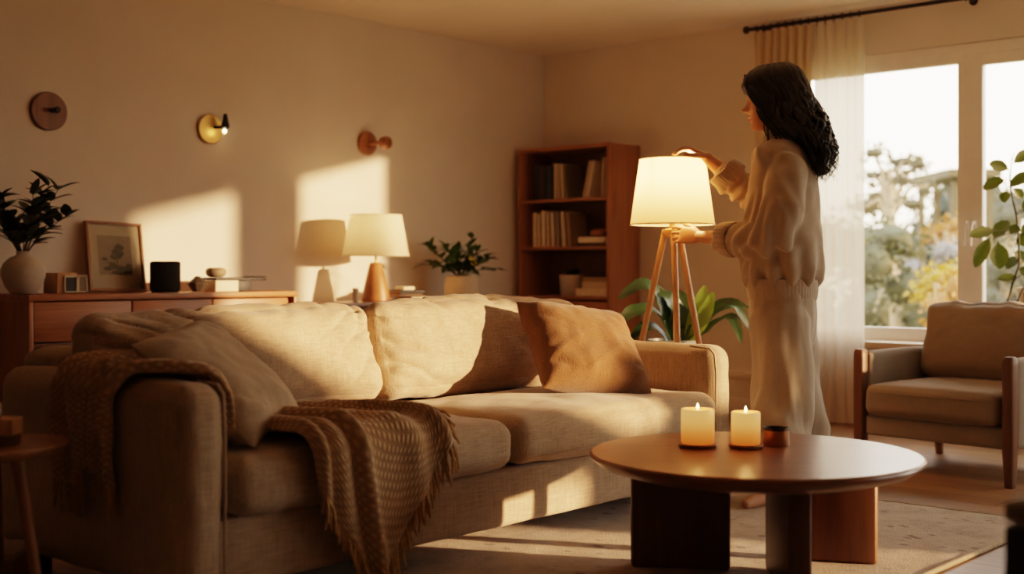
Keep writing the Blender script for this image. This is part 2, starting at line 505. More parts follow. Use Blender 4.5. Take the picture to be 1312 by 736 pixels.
def obj(name, b, mat, parent=None, smooth=True, world=True, auto=None):
    """link the bag of shapes as ONE mesh object"""
    bm = b.bm if isinstance(b, B) else b
    me = bpy.data.meshes.new(name)
    bmesh.ops.recalc_face_normals(bm, faces=list(bm.faces))
    if parent is not None and world:
        inv = (Matrix.Translation(parent['_loc']) @ Matrix.Rotation(parent['_rot'], 4, 'Z')).inverted()
        bm.transform(inv)
    bm.to_mesh(me)
    bm.free()
    if isinstance(mat, (list, tuple)):
        for m_ in mat:
            me.materials.append(m_)
    else:
        me.materials.append(mat)
    if smooth:
        for p in me.polygons:
            p.use_smooth = True
        try:
            me.set_sharp_from_angle(angle=math.radians(auto if auto else 42))
        except Exception:
            pass
    o = bpy.data.objects.new(name, me)
    COL.objects.link(o)
    if parent is not None:
        o.parent = parent
    return o

def tag(o, label=None, cat=None, group=None, kind=None):
    if label: o['label'] = label
    if cat: o['category'] = cat
    if group: o['group'] = group
    if kind: o['kind'] = kind
    return o

def thing(name, label, cat, loc=(0, 0, 0), rotz=0.0, group=None, kind=None):
    o = bpy.data.objects.new(name, None)
    COL.objects.link(o)
    o.empty_display_size = 0.05
    o.location = loc
    o.rotation_euler = (0, 0, rotz)
    o['_loc'] = list(loc); o['_rot'] = rotz
    return tag(o, label, cat, group, kind)

def sub(parent_mesh, root):
    """let a mesh part carry sub-parts (its own transform is the root's)"""
    parent_mesh['_loc'] = list(root['_loc']); parent_mesh['_rot'] = root['_rot']
    return parent_mesh

def struct(name, b, mat, smooth=False, parent=None):
    o = obj(name, b, mat, parent, smooth)
    o['kind'] = 'structure'
    return o

def tr(x, y, z, rz=0.0, rx=0.0, ry=0.0):
    return Matrix.Translation((x, y, z)) @ Matrix.Rotation(rz, 4, 'Z') @ Matrix.Rotation(ry, 4, 'Y') @ Matrix.Rotation(rx, 4, 'X')

def cushion(x0, x1, y0, y1, z0, z1, r=0.06, bulge=(0.02, 0.0, 0.02), n=26, T=None, wr=0.006, seed=0.0, fold=None, edge=0.0):
    """soft rounded block: bulging faces and fine wrinkles; fold(u,v,w,normal)->extra offset along the normal"""
    b = bmesh.new()
    bmesh.ops.create_cube(b, size=2.0)
    bmesh.ops.subdivide_edges(b, edges=list(b.edges), cuts=n, use_grid_fill=True)
    hx, hy, hz = (x1 - x0) / 2, (y1 - y0) / 2, (z1 - z0) / 2
    c = Vector(((x0 + x1) / 2, (y0 + y1) / 2, (z0 + z1) / 2))
    for v in b.verts:
        q = v.co.copy()
        u = Vector((math.copysign(abs(q.x) ** 0.8, q.x), math.copysign(abs(q.y) ** 0.8, q.y), math.copysign(abs(q.z) ** 0.8, q.z)))
        p = Vector((u.x * hx, u.y * hy, u.z * hz))
        inner = Vector((max(-hx + r, min(hx - r, p.x)), max(-hy + r, min(hy - r, p.y)), max(-hz + r, min(hz - r, p.z))))
        d = p - inner
        nrm = d.normalized() if d.length > 1e-9 else Vector((0, 0, 1))
        p = inner + nrm * r if d.length > 1e-9 else p
        bx = (1 - u.y ** 2) * (1 - u.z ** 2); by = (1 - u.x ** 2) * (1 - u.z ** 2); bz = (1 - u.x ** 2) * (1 - u.y ** 2)
        p += Vector((nrm.x * bulge[0] * bx, nrm.y * bulge[1] * by, nrm.z * bulge[2] * bz))
        w = c + p
        off = wr * noise.noise(Vector((w.x * 9 + seed, w.y * 9, w.z * 9))) + wr * 0.5 * noise.noise(Vector((w.x * 24, w.y * 24 + seed, w.z * 24)))
        if fold:
            off += fold(u, w, nrm)
        v.co = c + p + nrm * off
    if T:
        b.transform(T)
    out = B()
    out.bm.free()
    out.bm = b
    return out

def throw_pillow(w, h, t, T, n=36, seed=0.0, wr=0.007, pinch=0.07, folds=None):
    """square cushion lying in its local XY, thickness along Z, with drawn-in sides and pointed corners"""
    out = B()
    vs = {}
    for sgn in (1, -1):
        def fn(u, v, sgn=sgn):
            a, b_ = 2 * u - 1, 2 * v - 1
            a = math.copysign(abs(a) ** 0.85, a); b_ = math.copysign(abs(b_) ** 0.85, b_)
            x = a * w / 2 * (1 - pinch * (1 - b_ * b_)); y = b_ * h / 2 * (1 - pinch * (1 - a * a))
            th = t / 2 * (max(0.0, (1 - a ** 4)) ** 0.62) * (max(0.0, (1 - b_ ** 4)) ** 0.62)
            m = min(1 - abs(a), 1 - abs(b_))
            ang = math.atan2(b_, a)
            gather = math.sin(ang * 22 + seed) * 0.004 * max(0, 1 - m * 3.0) * (1 if m > 0.01 else 0)
            nz = wr * noise.noise(Vector((x * 9 + seed, y * 9, sgn))) + wr * 0.5 * noise.noise(Vector((x * 22, y * 22 + seed, sgn)))
            e = folds(a, b_) if folds else 0.0
            return (x, y, sgn * max(0.0, th + (nz + gather + e) * min(1, m * 5)))
        out.grid(fn, n, n)
    bmesh.ops.remove_doubles(out.bm, verts=list(out.bm.verts), dist=0.0008)
    out.bm.transform(T)
    return out

def frame_from(o, xa, ya):
    """matrix with the given origin, x axis and (roughly) y axis"""
    x = Vector(xa).normalized(); y = Vector(ya); z = x.cross(y).normalized(); y = z.cross(x)
    m = Matrix((x, y, z)).transposed().to_4x4()
    m.translation = Vector(o)
    return m

def plate_with_holes(outer, holes):
    """flat polygon with openings as a bmesh of triangles (points 3-D)"""
    bm = bmesh.new()
    for loop in [outer] + holes:
        vs = [bm.verts.new(p) for p in loop]
        for i in range(len(vs)):
            bm.edges.new((vs[i], vs[(i + 1) % len(vs)]))
    bmesh.ops.triangle_fill(bm, use_beauty=True, use_dissolve=False, edges=list(bm.edges))
    b = B(); b.bm.free(); b.bm = bm
    return b
# ---------------------------------------------------------------- the setting
ROOM_X, BACK_Y = 7.5, -2.0
b = B(); b.box(0, ROOM_X, BACK_Y, WALL_Y, -0.06, 0.0); struct('floor', b, M['floor'])
b = B(); b.box(0, ROOM_X, BACK_Y, WALL_Y, CEIL, CEIL + 0.06); struct('ceiling', b, M['ceiling'])
b = B(); b.box(-0.08, 0, BACK_Y, WALL_Y + 0.03, 0, CEIL); struct('wall_left', b, M['wall'])
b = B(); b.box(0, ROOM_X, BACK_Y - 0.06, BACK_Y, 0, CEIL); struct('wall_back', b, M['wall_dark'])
W1 = (1.93, 4.72, 0.49, 2.145)       # window_1 opening: x0,x1,z0,z1
W2 = (5.47, 6.98, 0.49, 2.145)
rect = lambda x0, x1, z0, z1: [(x0, WALL_Y, z0), (x1, WALL_Y, z0), (x1, WALL_Y, z1), (x0, WALL_Y, z1)]
b = plate_with_holes(rect(0, ROOM_X, 0, CEIL), [rect(*W1), rect(*W2)])
for w in (W1, W2):                    # the reveals
    b.grid(lambda u, v, w=w: (w[0] + u * (w[1] - w[0]), WALL_Y + v * 0.05, w[3]), 1, 1)
    b.grid(lambda u, v, w=w: (w[0] + u * (w[1] - w[0]), WALL_Y + v * 0.05, w[2]), 1, 1)
    for xe in w[:2]:
        b.grid(lambda u, v, w=w, xe=xe: (xe, WALL_Y + v * 0.05, w[2] + u * (w[3] - w[2])), 1, 1)
struct('wall_far', b, M['wall'])
SUN_HI = [(4.70, 1.46), (4.72, 1.36), (5.36, 1.00), (5.60, 0.90), (5.80, 0.92), (5.86, 1.20), (6.10, 1.16), (6.16, 0.95), (6.34, 0.95), (6.34, 1.34), (6.02, 1.36), (5.98, 1.46)]  # invented openings in the unseen wall, outlined to shape sun on the sofa
SUN_LO = [(4.92, 0.44), (5.42, 0.44), (5.42, 0.76), (4.92, 0.80)]
b = plate_with_holes([(ROOM_X, BACK_Y, 0), (ROOM_X, WALL_Y, 0), (ROOM_X, WALL_Y, CEIL), (ROOM_X, BACK_Y, CEIL)], [[(ROOM_X, y, z) for y, z in h] for h in (SUN_HI, SUN_LO)])
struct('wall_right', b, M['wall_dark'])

def window(name, w, sashes, handle_x=None):
    """outer frame with fixed and opening sashes: sashes = glass spans (x0,x1,stile)"""
    x0, x1, z0, z1 = w
    b = B()
    yf, yb = WALL_Y + 0.012, WALL_Y + 0.065
    b.box(x0, x1, yf, yb, z1 - 0.105, z1 - 0.001, 0.003).box(x0, x1, yf, yb, z0 + 0.001, z0 + 0.078, 0.003)
    b.box(x0 + 0.001, x0 + 0.10, yf, yb, z0, z1, 0.003).box(x1 - 0.06, x1 - 0.001, yf, yb, z0, z1, 0.003)
    b.box(x0 - 0.05, x1 + 0.05, yb - 0.008, yb, z1 - 0.06, z1 + 0.05).box(x0 - 0.05, x1 + 0.05, yb - 0.008, yb, z0 - 0.05, z0 + 0.05)
    b.box(x0 - 0.05, x0 + 0.06, yb - 0.008, yb, z0, z1).box(x1 - 0.05, x1 + 0.05, yb - 0.008, yb, z0, z1)
    for xa, xb in sashes['bars']:
        b.box(xa, xb, yf - 0.002, yb, z0 + 0.07, z1 - 0.09, 0.004)
    root = struct(name, b, M['frame'], True)
    root['_loc'] = [0, 0, 0]; root['_rot'] = 0.0
    for i, (xa, xb, st) in enumerate(sashes['glass']):
        b = B(); b.grid(lambda u, v, xa=xa, xb=xb: (xa - 0.01 + (xb - xa + 0.02) * u, WALL_Y + 0.043, z0 + 0.07 + (z1 - 0.16 - z0) * v), 1, 1)
        obj('pane', b, M['glass'], root, False)
        if st:
            b = B()
            zt, zb = z1 - 0.105, z0 + 0.078
            b.box(xa, xb, yf - 0.012, yf + 0.03, zt - 0.025, zt + 0.04, 0.004).box(xa, xb, yf - 0.012, yf + 0.03, zb - 0.03, zb + 0.02, 0.004)
            b.box(xa - 0.105, xa + 0.004, yf - 0.012, yf + 0.03, zb - 0.03, zt + 0.04, 0.004)
            obj('sash_frame', b, M['frame'], root)
    if handle_x:
        b = B()
        hz = 1.14
        for dx in (-0.018, 0.020):
            b.box(handle_x + dx - 0.011, handle_x + dx + 0.011, yf - 0.026, yf - 0.012, hz - 0.03, hz + 0.03, 0.004)
            b.tube([(handle_x + dx, yf - 0.02, hz + 0.015), (handle_x + dx, yf - 0.05, hz + 0.02), (handle_x + dx - 0.004, yf - 0.056, hz - 0.02), (handle_x + dx - 0.006, yf - 0.056, hz - 0.11)], [0.008, 0.009, 0.009, 0.007], n=8)
        obj('window_handle', b, M['frame'], root)
    return root
window('window_1', W1, {'bars': [(2.98, 3.118)], 'glass': [(2.03, 2.98, 0), (3.118, 4.66, 1)]}, 3.06)
window('window_2', W2, {'bars': [], 'glass': [(5.57, 6.92, 0)]})
b = B(); b.box(2.505, 4.78, WALL_Y - 0.15, WALL_Y + 0.02, 0.452, 0.492, 0.006).box(1.90, 2.505, WALL_Y - 0.045, WALL_Y + 0.02, 0.452, 0.492, 0.006); struct('trim_1', b, M['white_trim'], True)
b = B(); b.box(0.9, ROOM_X, WALL_Y - 0.018, WALL_Y, 0, 0.10, 0.004); b.box(0.9, ROOM_X, WALL_Y - 0.014, WALL_Y, 0.10, 0.215); struct('baseboard_far', b, M['wall'], True)
b = B(); b.box(0.9, ROOM_X, WALL_Y - 0.030, WALL_Y, 0.215, 0.262, 0.006); struct('trim_2', b, M['white_trim'], True)
b = B(); b.box(0, 0.016, BACK_Y, WALL_Y, 0, 0.10, 0.004); struct('baseboard_left', b, M['white_trim'], True)

# rug with bound edges
RX0, RX1, RY0, RY1 = 2.72, 4.215, 0.6, 4.52
b = B()
b.grid(lambda u, v: (RX0 + u * (RX1 - RX0) + 0.006 * noise.noise(Vector((0, v * 9, 1))) * (1 if u in (0, 1) else 0), RY0 + v * (RY1 - RY0),
       0.012 + 0.002 * noise.noise(Vector((u * 20, v * 50, 0)))), 60, 140)
rug = thing('area_rug', 'worn beige area rug with dark flecks lying under the coffee table', 'rug', (3.4, 2.5, 0))
obj('pile', b, M['rug'], rug)
b = B()
for (xa, ya, xb, yb) in ((RX0, RY0, RX1, RY0), (RX1, RY0, RX1, RY1), (RX1, RY1, RX0, RY1), (RX0, RY1, RX0, RY0)):
    b.tube([(xa + (xb - xa) * t / 40, ya + (yb - ya) * t / 40, 0.008) for t in range(41)], 0.008, n=8)
tag(obj('binding', b, M['rug_edge'], rug), 'pale stitched border')

# ---------------------------------------------------------------- sofa
sofa = thing('sofa', 'long beige linen three seat sofa with knitted throw and two pillows', 'sofa', (2.65, 2.98, 0))
b = cushion(2.20, 3.105, 1.84, 4.12, 0.085, 0.268, r=0.02, bulge=(0.004, 0, 0), n=30, wr=0.003, seed=3)
obj('base', b, M['sofa'], sofa)
for y0, y1, zt in ((1.722, 1.868, 0.612), (4.095, 4.238, 0.60)):
    b = cushion(2.17, 3.12, y0, y1, 0.085, zt, r=0.060, bulge=(0.008, 0.004, 0.006), n=34, wr=0.004, seed=y0)
    o = sub(obj('armrest', b, M['sofa'], sofa), sofa)
    b = B()
    yi = y1 - 0.016 if y0 < 2 else y0 + 0.016
    b.tube([(3.117, yi, 0.10), (3.119, yi, 0.3), (3.119, yi, 0.5), (3.112, yi, zt - 0.03), (3.09, yi, zt - 0.008), (3.0, yi, zt - 0.002)], 0.0045, n=8)
    obj('piping', b, M['sofa'], o)
b = cushion(2.15, 2.335, 1.80, 4.16, 0.085, 0.665, r=0.05, bulge=(0.0, 0, 0.004), n=30, wr=0.003, seed=5)
obj('back_frame', b, M['sofa'], sofa)
for x in (2.24, 3.03):
    for y in (1.82, 4.14):
        b = B(); b.box(x - 0.03, x + 0.03, y - 0.03, y + 0.03, 0.0155 if x > 2.7 else 0.0, 0.09, 0.006)
        obj('leg', b, M['sofa_dark'], sofa)

def seat_folds(seed, yc, ylen):
    def f(u, w, n):
        e = 0.0
        front = max(0.0, (w.x - 2.9) / 0.25)
        a = (w.y - yc) / ylen
        e += 0.006 * front * math.sin(w.y * 42 + 3 * noise.noise(Vector((w.x * 3, w.y * 3 + seed, 0)))) * max(0, noise.noise(Vector((w.y * 4, seed, w.z * 2))) + 0.35)
        e += 0.012 * noise.noise(Vector((w.x * 4 + seed, w.y * 3.0, w.z * 3)))
        return e
    return f
for (y0, y1, sd) in ((1.872, 2.932, 1.0), (2.938, 4.090, 9.0)):
    b = cushion(2.46, 3.145, y0, y1, 0.268, 0.425, r=0.055, bulge=(0.012, 0.0, 0.028), n=44, wr=0.005, seed=sd, fold=seat_folds(sd, (y0 + y1) / 2, y1 - y0))
    o = sub(obj('seat_cushion', b, M['sofa'], sofa), sofa)
    b = B()
    for zz in (0.375, 0.300):
        pts = []
        for i in range(31):
            t = i / 30
            y = y0 + 0.03 + t * (y1 - y0 - 0.06)
            pts.append((3.142 - 0.03 * (2 * t - 1) ** 8 + 0.008 * (1 - (2 * t - 1) ** 2), y, zz))
        b.tube(pts, 0.0028, n=6)
    obj('seam', b, M['sofa'], o)

def back_folds(seed, y0, y1):
    def f(u, w, n):
        t = (w.y - y0) / (y1 - y0); h = (w.z - 0.42) / 0.37
        near = max(0.0, 1 - abs(h - 0.92) / 0.45)
        ph = t * 24 + (h - 0.9) * 7.0 * (1 if t < 0.5 else -1) + 2.2 * noise.noise(Vector((t * 4, h * 2, seed)))
        e = -0.034 * near * (1 - abs(math.sin(ph))) ** 3 * max(0.0, 0.25 + noise.noise(Vector((t * 5, seed, 0))))
        side = max(0.0, 1 - min(t, 1 - t) / 0.30) * max(0.0, abs(n.x) - 0.6) * 2.5
        e += -0.022 * side * (1 - abs(math.sin(h * 11 + (t if t < .5 else 1 - t) * 16 + seed + 1.5 * noise.noise(Vector((t * 6, h * 3, seed)))))) ** 3
        edge = max(0.0, 1 - min(t, 1 - t) / 0.22)
        e += 0.006 * edge * max(0.0, abs(n.x) - 0.75) * 4 * math.sin(h * 34 + t * 30 + seed + 2 * noise.noise(Vector((t * 8, h * 4, seed))))
        e += 0.018 * noise.noise(Vector((t * 3.2 + seed, h * 2.4, 0.4)))
        return e
    return f
for (y0, y1, sd, ang, zt) in ((1.845, 2.922, 2.0, 0.30, 0.756), (2.936, 4.085, 6.0, 0.30, 0.768)):
    T = Matrix.Translation((2.42, 0, 0.42)) @ Matrix.Rotation(-ang, 4, 'Y') @ Matrix.Translation((-2.42, 0, -0.42))
    b = cushion(2.42, 2.58, y0, y1, 0.415, zt, r=0.070, bulge=(0.062, 0.0, 0.016), n=80, wr=0.008, seed=sd, fold=back_folds(sd, y0, y1), T=T)
    obj('back_cushion', b, M['sofa'], sofa)

# ---------------------------------------------------------------- throw pillows
T = frame_from((2.825, 2.05, 0.588), (-0.248, 0.349, 0.04), (-0.27, -0.14, 0.255))
b = throw_pillow(0.45, 0.42, 0.16, T, n=48, seed=2, wr=0.009, pinch=0.065, folds=lambda a, c: 0.008 * math.sin(a * 7 + c * 9) * max(0, -c) - 0.012 * (1 - abs(math.sin(a * 3 + c * 2.4))) ** 4 * max(0, max(abs(a), abs(c)) - 0.25))
tag(obj('throw_pillow', b, M['pillow_beige']), 'plain beige square pillow leaning on the sofa arm beside the throw', 'pillow', 'throw pillows on the sofa')
T = frame_from((2.820, 3.675, 0.596), (0.115, 0.525, -0.012), (-0.21, 0.175, 0.29)) @ Matrix.Rotation(-0.13, 4, 'Z')
b = throw_pillow(0.49, 0.40, 0.20, T, n=48, seed=5, wr=0.010, pinch=0.065, folds=lambda a, c: 0.012 * (1 - abs(math.sin(a * 3.2 - c * 4 + 1))) ** 2 * max(0, 0.3 - c * 0.8) - 0.014 * (1 - abs(math.sin(a * 2.2 + c * 3.1 + .4))) ** 4 * max(0, abs(a) - 0.2))
tag(obj('throw_pillow', b, M['pillow_brown']), 'caramel brown square pillow propped in the lamp side corner of the sofa', 'pillow', 'throw pillows on the sofa')

# ---------------------------------------------------------------- knitted throw
throw = thing('knitted_throw', 'tan knitted throw blanket with fringe draped over sofa arm and seat edge', 'blanket', (2.9, 2.1, 0.43))
def lerp_poly(poly, t):
    x = t * (len(poly) - 1); i = min(int(x), len(poly) - 2); f = x - i
    f2 = f
    return Vector(poly[i]).lerp(Vector(poly[i + 1]), f2)
def seat_profile(s, y):
    """point and normal on the seat edge: s<0 on the seat, s>0 hanging down the front"""
    R_ = 0.055; xf = 3.165; zt = 0.452
    if s < -R_:
        return Vector((xf - R_ + (s + R_), y, zt + 0.012 * (1 - min(1, abs(s) / 0.5)) * 0)), Vector((0, 0, 1))
    if s < R_ * 0.57:
        a = (s + R_) / (R_ * 1.57) * PI / 2
        return Vector((xf - R_ + R_ * math.sin(a), y, zt - R_ + R_ * math.cos(a))), Vector((math.sin(a), 0, math.cos(a)))
    d = s - R_ * 0.57
    return Vector((xf - 0.02 * min(1, d / 0.25), y, zt - R_ - d)), Vector((1, 0, 0.05)).normalized()
BACKL = [(1.99, -0.40), (2.06, -0.42), (2.14, -0.44), (2.24, -0.46), (2.36, -0.46), (2.46, -0.42), (2.52, -0.34)]
EDGEL = [(2.115, 0.10), (2.185, 0.22), (2.265, 0.335), (2.325, 0.375), (2.41, 0.285), (2.49, 0.175), (2.56, 0.07), (2.585, -0.04), (2.56, -0.16)]
def throw_seat(u, v):
    p0 = lerp_poly([(a, c, 0) for a, c in BACKL], u); p1 = lerp_poly([(a, c, 0) for a, c in EDGEL], u)
    q = p0.lerp(p1, v)
    y, s = q.x, q.y
    y += 0.012 * math.sin(v * 5 + u * 9) * v
    p, n = seat_profile(s, y)
    ridge = 0.0
    for c, wd, hgt in ((0.03, 0.035, 0.026), (0.20, 0.06, 0.022), (0.37, 0.045, 0.040), (0.60, 0.05, 0.018), (0.76, 0.045, 0.034), (0.93, 0.04, 0.022)):
        cc = c + 0.05 * math.sin(v * 3.0 + c * 7) * (1 - v * 0.4)
        ridge += hgt * math.exp(-((u - cc) / wd) ** 2) * (0.65 + 0.5 * math.sin(v * 2.6))
    ridge += 0.004 * noise.noise(Vector((u * 9, v * 9, 3)))
    return p + n * (0.012 + ridge)
b = B(); b.grid(throw_seat, 110, 80)
drape = sub(obj('seat_drape', b, M['throw'], throw, auto=180), throw)
md = drape.modifiers.new('thick', 'SOLIDIFY'); md.thickness = 0.010; md.offset = 1
b = B()
rnd = random.Random(3)
for i in range(150):
    u = min(1, max(0, (i + rnd.uniform(-.3, .3)) / 149))
    p = Vector(throw_seat(u, 1.0)); q = Vector(throw_seat(u, 0.94))
    d = (p - q).normalized()
    L = rnd.uniform(0.05, 0.085)
    d = (d + Vector((rnd.uniform(-.1, .25), rnd.uniform(-.3, .3), rnd.uniform(-.25, .1)))).normalized()
    k = p + d * L * 0.5 + Vector((rnd.uniform(0, .006), 0, -0.002))
    e = p + d * L * 0.8 + Vector((0.004, rnd.uniform(-.012, .012), -L * 0.28))
    b.tube([p - d * 0.006, k, e], [0.0052, 0.0046, 0.0030], n=5)
obj('fringe', b, M['fringe'], drape)

def arm_profile(s, x):
    """s<0 down the inner side, 0..W across the top, beyond: down the outer side"""
    yi, yo, zt, R_ = 1.872, 1.716, 0.622, 0.035
    W = yi - yo
    if s < 0:
        return Vector((x, yi + 0.004, zt - R_ + s)), Vector((0, 1, 0))
    if s <= W:
        t = s / W
        n = Vector((0, math.cos(t * PI) , math.sin(t * PI) + 0.35)).normalized()
        e = max(0, abs(2 * t - 1) - 0.6) / 0.4
        return Vector((x, yi - s, zt - R_ * e * e)), n
    d = s - W
    return Vector((x, yo - 0.006, zt - R_ - d)), Vector((0, -1, 0.1)).normalized()
def throw_arm(u, v):
    W = 0.156
    x0 = 2.55 + 0.52 * u; x1 = 2.615 + 0.25 * u
    s0, s1 = -0.10, W + 0.235 + 0.03 * math.sin(u * 7)
    s = s0 + (s1 - s0) * v
    t = min(1, max(0, (s + 0.02) / (W + 0.06)))
    x = x0 + (x1 - x0) * (t * t * (3 - 2 * t)) + 0.014 * math.sin(v * 6 + u * 8)
    p, n = arm_profile(s, x)
    r = 0.0
    for c, wd, h in ((0.08, 0.07, 0.040), (0.33, 0.07, 0.030), (0.56, 0.06, 0.042), (0.80, 0.06, 0.030), (0.97, 0.03, 0.032)):
        cc = c + 0.03 * math.sin(v * 5 + c * 9)
        r += h * math.exp(-((u - cc) / wd) ** 2)
    return p + n * (0.008 + r * min(1, 0.5 + v))
b = B(); b.grid(throw_arm, 80, 80)
drape = sub(obj('arm_drape', b, M['throw'], throw, auto=180), throw)
md = drape.modifiers.new('thick', 'SOLIDIFY'); md.thickness = 0.010; md.offset = 1
b = B()
for i in range(70):
    u = (i + rnd.uniform(-.3, .3)) / 69
    u = min(1, max(0, u))
    p = Vector(throw_arm(u, 1.0))
    L = rnd.uniform(0.05, 0.085)
    b.tube([p + Vector((0, 0, .006)), p + Vector((rnd.uniform(-.008, .008), -0.004, -L * .5)), p + Vector((rnd.uniform(-.016, .016), 0.002, -L))], [0.0042, 0.0036, 0.0022], n=5)
obj('fringe', b, M['fringe'], drape)

# ---------------------------------------------------------------- coffee table
CT = Vector((3.826, 3.201, 0.0)); CR = 0.482
table = thing('coffee_table', 'large round walnut coffee table on three slab legs in front of sofa', 'table', CT, YAW)
b = B(); b.lathe([(0.02, 0.302), (CR - 0.10, 0.304), (CR - 0.035, 0.322), (CR - 0.006, 0.343), (CR, 0.350), (CR - 0.002, 0.356), (CR - 0.008, 0.360), (CR * 0.5, 0.360), (0.01, 0.360)], n=96)
obj('table_top', b, M['walnut'], table, world=False, auto=30)
def slab(xa, xb, ya, yb, rot):
    b = B(); b.box(xa, xb, ya, yb, 0.012, 0.306, 0.014, 3, T=Matrix.Rotation(rot, 4, 'Z'))
    o = obj('leg', b, M['walnut_z'], table, world=False, auto=24)
    return o
slab(-0.360, -0.068, -0.015, 0.050, -0.17)
slab(0.080, 0.345, 0.175, 0.240, -0.30)
slab(0.035, 0.100, -0.30, 0.02, 0.0)

def candle(label, p, r, h, lit=True):
    t = thing('pillar_candle', label, 'candle', p, 0, 'lit candles on the coffee table')
    b = B(); b.lathe([(r * 0.93, 0.0), (r, 0.004), (r, h - 0.006), (r * 0.97, h), (r * 0.88, h), (r * 0.80, h - 0.010), (0.003, h - 0.014)], n=40, T=tr(*p))
    obj('wax', b, M['wax'], t)
    q = Vector(p) + Vector((0, 0, h - 0.014))
    b = B(); b.tube([q, q + Vector((0.001, 0, 0.008)), q + Vector((0.003, 0, 0.014))], 0.0012, n=6)
    obj('wick', b, M['black'], t)
    b = B(); b.lathe([(0.001, 0.010), (0.0035, 0.014), (0.0042, 0.018), (0.0028, 0.024), (0.0004, 0.031)], n=12, T=tr(*q))
    obj('flame', b, M['flame'], t)
    return q
def coaster(label, p, r):
    t = B(); t.lathe([(r * 0.90, 0.0), (r * 0.97, 0.003), (r, 0.008), (r * 0.97, 0.011), (r * 0.9, 0.0105), (0.002, 0.009)], n=40, T=tr(*p))
    o = obj('coaster', t, M['teak'])
    tag(o, label, 'coaster', 'coasters on the coffee table')
CA, CB = Vector((3.640, 3.188, 0.3605)), Vector((3.757, 3.270, 0.3605))
coaster('round wooden coaster under the wider lit candle', CA, 0.060)
coaster('round wooden coaster under the candle next to the copper tin', CB, 0.052)
CANDLE_TIPS = [candle('wider lit pillar candle, nearer the sofa', CA + Vector((0, 0, 0.0108)), 0.050, 0.104),
               candle('narrower lit pillar candle, right beside the copper tin', CB + Vector((0, 0, 0.0108)), 0.0435, 0.097)]
p = Vector((3.802, 3.372, 0.3605))
t = thing('round_tin', 'low copper tin with dark rim behind the candles on the coffee table', 'tin', p)
b = B(); b.lathe([(0.037, 0), (0.039, 0.003), (0.039, 0.052), (0.036, 0.052), (0.035, 0.030), (0.002, 0.029)], n=40, T=tr(*p)); obj('body', b, M['tin'], t)
b = B(); b.lathe([(0.0392, 0.047), (0.0398, 0.053), (0.0385, 0.056), (0.0345, 0.055), (0.034, 0.047)], n=40, T=tr(*p), close=False); tag(obj('rim', b, M['bronze'], t), 'dark metal rim')
# ---------------------------------------------------------------- sideboard
SB = dict(x=0.45, y0=2.71, y1=4.21, zt=0.785, zb=0.26)
sb = thing('sideboard', 'long reddish cherry wood sideboard standing behind the sofa against the wall', 'sideboard', (0.24, 3.46, 0))
b = B(); b.box(0.02, SB['x'], SB['y0'], SB['y1'], 0.757, SB['zt'], 0.003); obj('top_board', b, M['cherry'], sb)
for y in (SB['y0'], SB['y1'] - 0.022):
    b = B(); b.box(0.02, SB['x'], y, y + 0.022, SB['zb'], 0.757, 0.002); obj('side_panel', b, M['cherry_z'], sb)
b = B(); b.box(0.02, 0.435, SB['y0'] + 0.022, SB['y1'] - 0.022, SB['zb'], SB['zb'] + 0.02); b.box(0.02, 0.03, SB['y0'] + .022, SB['y1'] - .022, SB['zb'], 0.757)
b.box(0.02, 0.435, SB['y0'] + 0.022, SB['y1'] - 0.05, 0.553, 0.567); obj('carcass', b, M['cherry_dark'], sb)
for ya, yb in ((2.737, 3.221), (3.229, 3.674), (3.681, 4.150)):
    b = B(); b.box(0.40, 0.446, ya, yb, 0.572, 0.751, 0.003); obj('drawer', b, M['cherry'], sb)
for ya, yb in ((2.95, 3.56), (3.57, 4.150)):
    b = B(); b.box(0.40, 0.446, ya, yb, SB['zb'] + 0.025, 0.548, 0.003); obj('door', b, M['cherry'], sb)
for x in (0.07, 0.40):
    for y in (2.80, 4.12):
        b = B(); b.tube([(x, y, 0), (x, y, 0.26)], [0.014, 0.02], n=12); obj('leg', b, M['cherry_z'], sb)
ZS = SB['zt'] + 0.001

# vase of dark leafy branches
p = (0.25, 2.786, ZS)
vase = thing('branch_vase', 'round pale ceramic vase holding dark leafy branches on the sideboard', 'vase', p)
b = B(); b.lathe([(0.050, 0), (0.058, 0.004), (0.080, 0.035), (0.096, 0.080), (0.098, 0.110), (0.088, 0.140), (0.062, 0.165), (0.034, 0.178), (0.029, 0.186), (0.032, 0.196), (0.026, 0.196), (0.022, 0.185), (0.01, 0.17)], n=48, T=tr(*p)); obj('vase_body', b, M['ceramic'], vase)
rnd = random.Random(11)
bs, bl = B(), B()
for i in range(15):
    a = 2 * PI * i / 15 + rnd.uniform(-.3, .3)
    lean = rnd.uniform(0.25, 1.0)
    L = rnd.uniform(0.20, 0.34)
    if i in (2, 3): lean, L = 0.42, 0.36
    q = Vector((p[0], p[1], p[2] + 0.16)); d = Vector((math.cos(a) * lean * 0.7, math.sin(a) * lean, 1)).normalized()
    pts = [q]
    for k in range(6):
        q = q + d * (L / 6); d = (d + Vector((rnd.uniform(-.1, .1), rnd.uniform(-.12, .12), -0.05 * lean))).normalized(); pts.append(q)
    for t_ in pts: t_.x = max(t_.x, 0.06)
    bs.tube(pts, [0.004 - 0.0004 * k for k in range(7)], n=6)
    for k in range(2, 7):
        for m_ in range(2 if k < 6 else 3):
            ang = rnd.uniform(0, 2 * PI)
            ld = (d * 0.5 + Vector((math.cos(ang), math.sin(ang), rnd.uniform(-.15, .65)))).normalized()
            base = pts[k]
            if base.x + ld.x * 0.09 < 0.04: ld.x = abs(ld.x)
            bl.leaf(base, ld, (0, 0, 1), rnd.uniform(0.075, 0.115), rnd.uniform(0.038, 0.054), droop=0.35, n=5)
